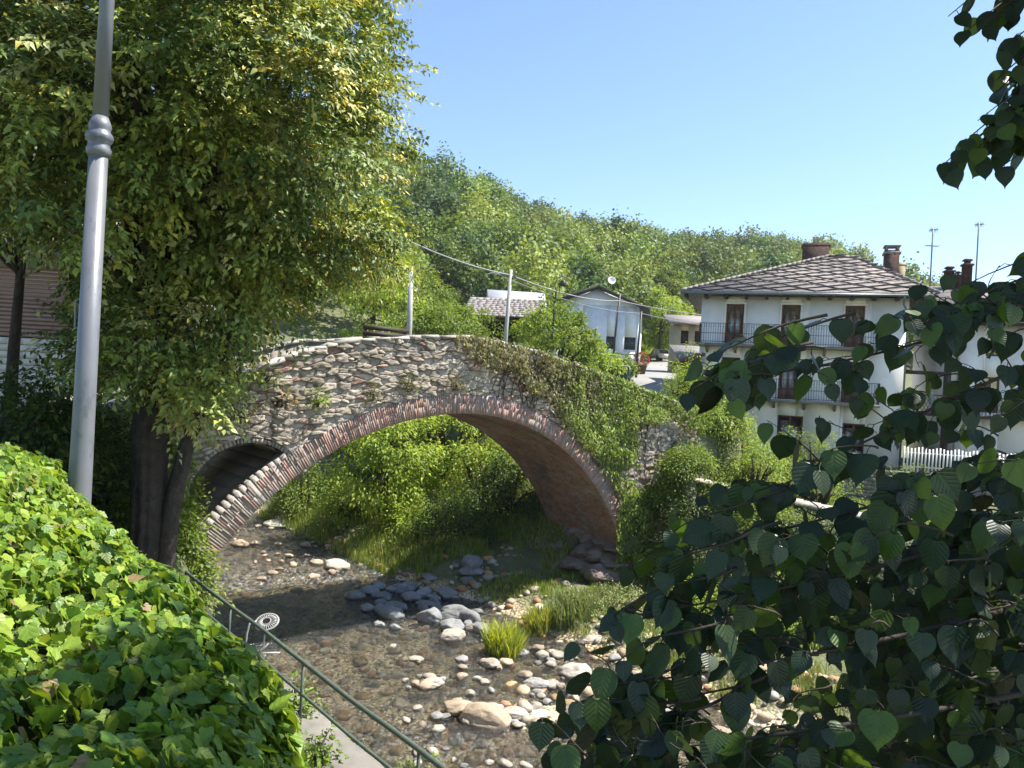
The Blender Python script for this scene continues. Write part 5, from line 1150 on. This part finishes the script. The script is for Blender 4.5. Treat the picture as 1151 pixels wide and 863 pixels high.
for sx in (-.78, .78):
    for y in (-1.3, 1.25): w_ = MB().lathe([(.05, -.1), (.31, -.1), (.31, .1), (.05, .1)], 14).build('wheel', M['iron'], car); w_.rotation_euler = (0, R(90), 0); w_.location = (sx, y, .31)
# red flowering pots by the gabled house, green bin
for k, (x, y, lab) in enumerate(((721, 404, 'red flowering pot plant at the corner of the gabled house'),)):
    P = at(x, y, 55); P[2] = float(np.interp(55, ROADY, ROADZ)); o = thing('potted_flowers', lab, 'potted plant', P)
    MB().lathe([(.3, 0), (.42, .6), (.46, .6), (.46, .7)], 14).build('pot', M['brickwork'], o)
    n_ = 500; v = unit(rng.normal(size=(n_, 3)))*np.array([.6, .5, .5])+np.array([0, 0, 1.15]); leaf_obj('foliage', v, rng.normal(size=(n_, 3)), rng.normal(size=(n_, 3)), .12, SIMPLE, palette(n_, [(.5, .05, .05), (.4, .04, .06), (.06, .1, .03)], .2), M['leaf_far'], o)
P = at(697, 423, 44); P[2] = float(np.interp(44, ROADY, ROADZ))-.1
bn = thing('garden_net_bin', 'dark green ribbed barrel at the roadside below the gabled house', 'barrel', P); M['green_plastic'] = plain('green_plastic', (.03, .08, .06), (.02, .05, .04), 5, .5, .1)
mb = MB(); mb.lathe([(.5, 0), (.56, .1), (.6, .6), (.58, 1.1), (.6, 1.15), (.5, 1.25)], 18)
for k in range(18): a1 = k*math.pi/9; mb.tube([(.58*math.cos(a1), .58*math.sin(a1), .1), (.6*math.cos(a1), .6*math.sin(a1), 1.1)], .03, 4)
mb.build('body', M['green_plastic'], bn)

# ------------------------------------------------------------ building behind the left tree
lb = thing('roadside_building', 'low building with pinkish boarded shutter above a white stone base at the left edge', 'building', (-20, 21, -1.75), -.05)
mb = MB(); 
for r_ in range(12):
    x = 0.0
    while x < 10.2: L_ = random.uniform(.35, .6); k = random.uniform(.85, 1.0); mb.box(x, x+L_-.015, random.uniform(-.015, 0), .4, r_*.19, r_*.19+.178, col=(k, k*.99, k*.96)); x += L_
M['white_stone'] = plain('white_stone', (.62, .6, .56), (.5, .48, .44), 4, .9, .5, .01, 40, vcol=True); mb.build('stone_base', M['white_stone'], lb)
mb = MB()
for z in np.arange(2.32, 4.2, .115): mb.hexa([(0, -.02, z), (10.2, -.02, z), (0, .06, z), (10.2, .06, z), (0, .03, z+.105), (10.2, .03, z+.105), (0, .06, z+.105), (10.2, .06, z+.105)])
mb.build('board_cladding', M['siding'], lb)
mb = MB(); mb.box(0, 10.2, .08, .4, 2.3, 4.2); mb.box(-.1, 10.3, -.3, .4, 4.22, 5.3); mb.box(0, 10.2, .402, 5, 0, 5.3); mb.build('concrete_band', M['concrete'], lb)
mb = MB(); slab([(-.5, -.7, 5.32), (10.7, -.7, 5.32), (10.7, 5, 6.6), (-.5, 5, 6.6)]); mb.build('roof', M['slate'], lb)
for x in (4.6, 8.6): MB().box(x, x+.25, -.25, -.03, 0, 4.2).build('timber_post', M['wood_dark'], lb)

# ------------------------------------------------------------ trees and bushes behind the bridge
BG = [  # photo x at centre, depth, height, half width, palette, label
 (440, 30, 5.0, 2.2, LT, 'yellow green tree beside the left utility pole behind the bridge'), (492, 40, 4.4, 2.4, MD, 'rounded green bush tree between the two concrete poles'),
 (515, 47, 4.0, 1.6, MD, 'bushy tree left of the slate barn'), (606, 42, 4.6, 1.3, LT, 'bushy tree just left of the ring bracket lamp'),
 (640, 40, 3.7, 1.6, MD, 'broad green tree hiding the lower left of the gabled house'), (668, 42, 2.4, 1.5, LT, 'low vine covered bush beside the parapet'), (590, 38, 2.2, 1.3, LT, 'low bush at the foot of the slender pole'),
 (688, 46, 1.7, 1.4, MD, 'low bush in front of the gabled house wall'), (740, 92, 9, 3.4, LT, 'rounded light tree on the hillside right of the gabled house'), (742, 110, 11, 4, MD, 'darker rounded tree behind the gabled house'),
 (452, 62, 8, 3.4, MD, 'large green tree left beyond the meadow'), (415, 48, 7, 2.8, LT, 'yellowing tree half hidden behind the large near tree')]
for (x, Y, h, rx, cs, lab) in BG:
    P = at(x, 400, Y); P[2] = gz(P[0], P[1]); simple_tree('tree', lab, P, h, rx, int(34+rx*12), 110, .3+.1*rx, .1+.0018*Y, cs, .05*h**.7, .12, group='trees behind the bridge')

# ------------------------------------------------------------ wooded hill (one mass)
def far_variant(seed, ncl, per, lq):
    rg = np.random.default_rng(seed); v = unit(rg.normal(size=(ncl, 3))); v[:, 2] = np.abs(v[:, 2])*1.1-.25
    cen = v*np.array([1, 1, 1.0])*rg.uniform(.6, 1.05, ncl)[:, None]; ci = np.repeat(np.arange(ncl), per); o = rg.normal(size=(len(ci), 3))*.13
    return cen[ci]+o, unit(v[ci]+rg.normal(size=(len(ci), 3))*.5+np.array([0, 0, .5])), lq
Vs = []; Fs_ = []; Cs = []; off = 0; cnt = 0
pts = []
Yv = 66.0
while Yv < 345:
    st = 4.6+Yv*.012; xs_ = np.arange(-.8*Yv, .95*Yv, st)+rng.uniform(-1, 1)
    for x in xs_: pts.append((x+rng.normal(0, st*.28), Yv+rng.normal(0, st*.28)))
    Yv += st*1.0+Yv*.006
pts = np.array(pts); u = pts[:, 0]/pts[:, 1]; yr = ridge_y(u); y0 = np.interp(u, [-.5, -.1, .1, .3], [62, 74, 92, 100])
hz = height(pts[:, 0], pts[:, 1]); elev = hz/pts[:, 1]
k_ = (pts[:, 1] > y0-2) & (pts[:, 1] < yr+10) & ((u > -.3) | (rng.random(len(pts)) < .3)) & ((u < .62) | (rng.random(len(pts)) < .3))
mead = ((u > -.17) & (u < .02) & (pts[:, 1] < y0+12)) | ((u > .17) & (u < .205) & (pts[:, 1] < 150)); k_ &= ~mead
pts, hz, u = pts[k_], hz[k_], u[k_]
print('hill trees', len(pts))
vars_ = [far_variant(i, 34, 42, .3) for i in range(6)]
pal = np.array([(.14, .21, .05), (.1, .16, .04), (.18, .25, .055), (.23, .28, .07), (.085, .14, .045), (.15, .2, .06)])
allp, alln, alls, allc = [], [], [], []
for i, (x, y) in enumerate(pts):
    c, n, _ = vars_[i % 6]; r_ = (2.9+rng.random()*2.3)*(1+.0008*y); hh = r_*rng.uniform(1.0, 1.5); an = rng.uniform(0, 6.28); ca, sa = math.cos(an), math.sin(an)
    P = np.stack([(c[:, 0]*ca-c[:, 1]*sa)*r_+x, (c[:, 0]*sa+c[:, 1]*ca)*r_+y, c[:, 2]*hh+hz[i]+hh*.9], -1); NN = np.stack([n[:, 0]*ca-n[:, 1]*sa, n[:, 0]*sa+n[:, 1]*ca, n[:, 2]], -1)
    vv = vnoise(x/30, y/30, 9); pc_ = pal[(int(vv*6.0)+rng.integers(0, 3)) % 6]*rng.uniform(.75, 1.3)
    if u[i] > .22 and rng.random() < .6: pc_ = pc_*.5+np.array([.16, .19, .06])*.5
    allp.append(P); alln.append(NN); alls.append(np.full(len(P), r_*.066)); allc.append(np.clip(pc_[None]*rng.normal(1, .14, (len(P), 1)), .01, 1))
allp = np.concatenate(allp); alln = np.concatenate(alln); dd_ = unit(rng.normal(size=allp.shape)+np.array([0, 0, -.4]))
QT = (np.array([(-.6, -.6, 0), (.7, -.5, .15), (.6, .6, 0), (-.5, .7, .15)]), np.array([(0, 1, 2, 3)]))
V, Fq, kk = leaves(allp, dd_, alln, np.concatenate(alls), QT)
tag(mesh_obj('hillside_forest', V, Fq, M['leaf_far'], None, smooth=False, col=np.repeat(np.concatenate(allc), kk, 0)), 'dense mixed broadleaf wood covering the whole hillside behind the village', 'forest', kind='stuff')
# meadow strip on the lower hill
mp_ = []
for _ in range(9000):
    yy = random.uniform(58, 96); uu = random.uniform(-.18, .03); mp_.append((uu*yy, yy))
for _ in range(5000):
    yy = random.uniform(96, 150); uu = random.uniform(.165, .21); mp_.append((uu*yy, yy))
mp_ = np.array(mp_); mp3 = np.stack([mp_[:, 0], mp_[:, 1], height(mp_[:, 0], mp_[:, 1])-.03], -1)
grass('meadow_grass', 'bright green meadow grass on the lower hillside', mp3, .3, .8, [(.2, .28, .04), (.24, .32, .05)], .22, .6)

hzm = bpy.data.materials.new('haze'); hzm.use_nodes = True; t = hzm.node_tree; t.nodes.remove(t.nodes['Principled BSDF'])
pv = t.nodes.new('ShaderNodeVolumePrincipled'); pv.inputs['Color'].default_value = (.86, .92, 1, 1); pv.inputs['Density'].default_value = .00022; pv.inputs['Anisotropy'].default_value = .3
t.links.new(pv.outputs[0], t.nodes['Material Output'].inputs['Volume'])
hz_ = MB().box(-950, 1050, -350, 1550, -12, 130).build('haze', hzm); hz_['kind'] = 'stuff'

# ------------------------------------------------------------ lime tree overhanging on the right
LB = np.array([3.6, 2.9, -5.2])
lime = thing('lime_tree', 'lime tree with broad dark heart leaves hanging into the right foreground, trunk outside the picture', 'tree', LB)
mbt = MB()
V, f = bark_tube([(0, 0, 0), (.05, 0, 2.5), (0, .05, 5), (-.1, 0, 7), (-.2, -.1, 9.5)], [.36, .29, .25, .2, .08], seed=9); mbt.add(V, f)
mbw = MB(); lp, ld, ln_, lsz = [], [], [], []
def twig(P0, P1, nleaf, sag=.12, size=(.06, .095), r0=.006, camface=.75, leafy=1.0):
    P0, P1 = np.asarray(P0, float), np.asarray(P1, float); k = np.linspace(0, 1, 9)[:, None]; side = np.cross(P1-P0, [0, 0, 1.]); side = side/(np.linalg.norm(side)+1e-9)
    P = P0*(1-k)+P1*k+np.array([0, 0, 1.])*sag*4*k*(1-k)*.6+side*.03*np.sin(k*7+random.random()*6)
    mbw.tube(P-LB, np.linspace(r0, r0*.3, 9), 6)
    L_ = np.linalg.norm(P1-P0); n = max(2, int(nleaf))
    for j in range(n):
        kk_ = 1-(j+random.random()*.5)/n*leafy; x = np.array([np.interp(kk_, k[:, 0], P[:, i]) for i in range(3)]); sg = 1 if j % 2 else -1
        s_ = random.uniform(*size)*(1-.25*(j == 0)); pet = unit(side*sg*.8+unit(P1-P0)*.5+rng.normal(0, .3, 3)+np.array([0, 0, -.25])); base_ = x+pet*s_*.45
        mbw.tube([x-LB, x+pet*s_*.25+np.array([0, 0, .01])-LB, base_-LB], .0014, 4)
        dd = unit(pet*.55+np.array([0, 0, -.85])+rng.normal(0, .28, 3)); tocam = unit(-base_*np.array([1, 1, .6])); nn_ = unit(tocam*camface*random.uniform(.3, 1.2)+np.array([0, 0, .75])+rng.normal(0, .38, 3))
        lp.append(base_); ld.append(dd); ln_.append(nn_); lsz.append(s_)
def at3(x, y, Y): return at(x, y, Y)
# main boughs reaching into the picture
boughs = [  # start, mid, end in (x, y, depth)
 ((1240, 380, 3.0), (1110, 420, 2.7), (880, 545, 2.5)), ((1230, 300, 3.0), (1100, 390, 2.7), (830, 425, 2.6)), ((1240, 480, 2.9), (1050, 560, 2.5), (770, 620, 2.4)),
 ((1240, 560, 2.7), (1030, 640, 2.3), (720, 690, 2.3)), ((1250, 650, 2.5), (1010, 730, 2.1), (690, 770, 2.2)), ((1240, 760, 2.3), (980, 820, 2.0), (660, 850, 2.15)), ((1260, 330, 2.6), (1160, 335, 2.5), (1040, 370, 2.4)),
 ((1250, 860, 2.2), (1050, 890, 1.9), (800, 880, 2.0))]
for a_, b_, c_ in boughs:
    A3, B3, C3 = at3(*a_), at3(*b_), at3(*c_); k = np.linspace(0, 1, 12)[:, None]; P = (1-k)**2*A3+2*k*(1-k)*B3+k**2*C3
    root = LB+np.array([-.05, 0, max(3.2, A3[2]-LB[2]-.9)]); st = np.stack([root, root*.5+A3*.5+np.array([0, 0, .15])])
    P = np.concatenate([st, P]); mbw.tube(P-LB, np.concatenate([[.04, .026], np.linspace(.011, .002, 12)]), 7)
    for j in range(3, 14):
        for _ in range(2 if j > 7 else 1):
            e_ = P[j]+np.array([-random.uniform(.05, .2), random.uniform(-.1, .1), random.uniform(-.16, .14)]); twig(P[j], e_, 3, .02, r0=.003)
def inside(x, y):                     # silhouette of the foliage mass in the picture
    yt = np.interp(x, [600, 640, 690, 740, 765, 790, 840, 900, 960, 1000, 1060, 1100, 1151], [860, 800, 690, 600, 545, 410, 378, 375, 388, 365, 345, 350, 325]); return y > yt+8
HOLES = [(1010, 360, 40, 45, .9), (960, 420, 40, 45, .75), (880, 390, 36, 22, .6), (1050, 400, 40, 55, .75), (1060, 480, 55, 40, .75), (980, 520, 70, 30, .75), (860, 500, 60, 50, .45), (820, 450, 50, 40, .45), (900, 570, 110, 26, .7), (790, 520, 40, 36, .9), (700, 740, 60, 45, .6), (830, 760, 90, 60, .55), (900, 460, 70, 60, .6), (1110, 380, 40, 40, .6), (760, 650, 60, 50, .4), (820, 830, 90, 40, .45), (1085, 580, 25, 30, .5)]
n_t = 0
random.seed(21)
while n_t < 215:
    x = random.uniform(610, 1190); y = random.uniform(330, 900)
    if not inside(x, y): continue
    wgt = np.interp(x, [600, 760, 900, 1050, 1160], [.5, .6, .75, 1, 1])*np.interp(y, [330, 560, 640, 860], [.5, .6, 1, 1])
    for hx_, hy_, ra, rb, pw in HOLES:
        if ((x-hx_)/ra)**2+((y-hy_)/rb)**2 < 1: wgt *= (1-pw)**1.6
    if random.random() > wgt: continue
    Y = random.uniform(2.1, 3.4) if x > 800 else random.uniform(2.3, 2.9); P1 = at3(x, y, Y); L_ = random.uniform(.12, .3)
    P0 = P1+np.array([L_*.85, random.uniform(-.1, .15), L_*random.uniform(-.1, .45)]); twig(P0, P1, random.randint(4, 6), .06, (.06, .1), r0=.004); n_t += 1
for (x, y, Y) in ( (1055, 200, 3.0), (1080, 40, 3.0), (1110, 25, 2.9), (1125, 130, 2.9), (1100, 165, 2.9), (1140, 60, 3.0), (1120, 90, 3.1), (1150, 120, 3.0), (1090, 185, 3.0), (1062, 185, 3.0), (1085, 160, 2.9), (1100, 135, 2.95), (1120, 150, 2.85), (1140, 130, 2.9), (1095, 35, 2.85), (1130, 20, 2.9), (1150, 45, 2.95), (1140, 110, 2.8), (1115, 175, 2.9), (1150, 165, 2.9), (1070, 15, 2.9), (1120, 60, 2.9), (1145, 95, 2.9), (1110, 110, 3.0), (1130, 185, 3.0), (1075, 175, 3.0), (1150, 70, 2.8), (1105, 145, 2.95), (1150, 25, 3), (1165, 90, 3), (1135, 160, 3.05), (1165, 140, 3.1), (1100, 315, 2.6), (1135, 335, 2.6), (1060, 350, 2.6), (800, 400, 2.5), (790, 430, 2.5), (845, 395, 2.6), (770, 440, 2.4), (755, 600, 2.4), (745, 640, 2.3), (690, 690, 2.3), (660, 790, 2.2), (640, 835, 2.2), (700, 830, 2.2), (760, 800, 2.2), (690, 745, 2.2)):
    P1 = at3(x, y, Y); P0 = P1+np.array([.38, .02, .16 if y > 230 else .3]); twig(P0, P1, 5, .03, (.07, .105), camface=.6 if y < 230 else .8)
# dense inner part toward the trunk and the canopy above the picture: real crown that throws the foreground shade
n_c = 0
while n_c < 210:
    P1 = np.array([random.uniform(.2, 5.6), random.uniform(.9, 5.2), random.uniform(1.3, 4.6)]); up, rt = P1[2]/P1[1], P1[0]/P1[1]
    if (up < .62 and rt < .80) or abs(P1[0]-2.8)/2.8+abs(P1[1]-3)/3 > 1.25: continue
    P0 = P1+unit(np.array([2.8, 3, 3])-P1)*random.uniform(.3, .6); twig(P0, P1, 8, .05, (.1, .15)); n_c += 1
n_c = 0
while n_c < 60:
    P1 = np.array([random.uniform(1.6, 4.2), random.uniform(1.2, 4.0), random.uniform(-3.5, 1.5)]);
    if P1[0]/P1[1] < .64: continue
    twig(P1+np.array([.4, .05, .2]), P1, 8, .05); n_c += 1
n_c = 0
while n_c < 135:                        # deeper layer behind the lower right leaves
    x = random.uniform(800, 1180); y = random.uniform(600, 900)
    if y < 880-(x-760)*.75: continue
    P1 = at3(x, y, random.uniform(2.6, 4.2)); twig(P1+np.array([.25, .08, .1]), P1, 6, .05); n_c += 1
for k_ in range(270):                  # unseen twigs added above, toward the sun, to shade hedge and foreground
    if k_ < 185: Pq = W(random.uniform(-.4, 1.0), random.uniform(.8, 3.1)-.0, -1.05)
    else: Pq = at(random.uniform(720, 1151), random.uniform(420, 863), 2.6)
    P1 = Pq+sd*random.uniform(3.4, 5.4)
    if P1[2]/P1[1] < .6 and P1[0]/P1[1] < .78: continue
    twig(P1+np.array([.4, .1, .1]), P1, 8, .05, (.1, .15))
for tg in [(-1.5, .3, 6.6), (-2, -.4, 7.2), (-.6, 1.0, 7.5), (.9, .2, 7.4), (-1.0, -1, 7.9), (1.2, -.8, 6.9), (-.4, .3, 8.8), (-.3, 1.5, 6.7)]:
    tg = np.array(tg, float); s_ = np.array([0, 0, tg[2]-2.2]); mbt.tube([s_, (s_+tg)/2+np.array([0, 0, .25]), tg], [.1, .06, .015], 8)
mbt.build('trunk', M['bark'], lime, smooth=True); mbw.build('twigs', M['twig'], lime, smooth=True)
lp, ld, ln_, lsz = map(np.array, (lp, ld, ln_, lsz)); print('lime leaves', len(lp))
# lime leaf material with veins in the bump
m = veined(leafmat('lime_leaf', .36, .42, .5)); M['lime'] = m
leaf_obj('foliage', lp, ld, ln_, lsz, HEART, palette(len(lp), [(.026, .048, .02), (.034, .062, .02), (.06, .11, .018), (.022, .042, .019)], .2), m, lime, LB)
print('done')
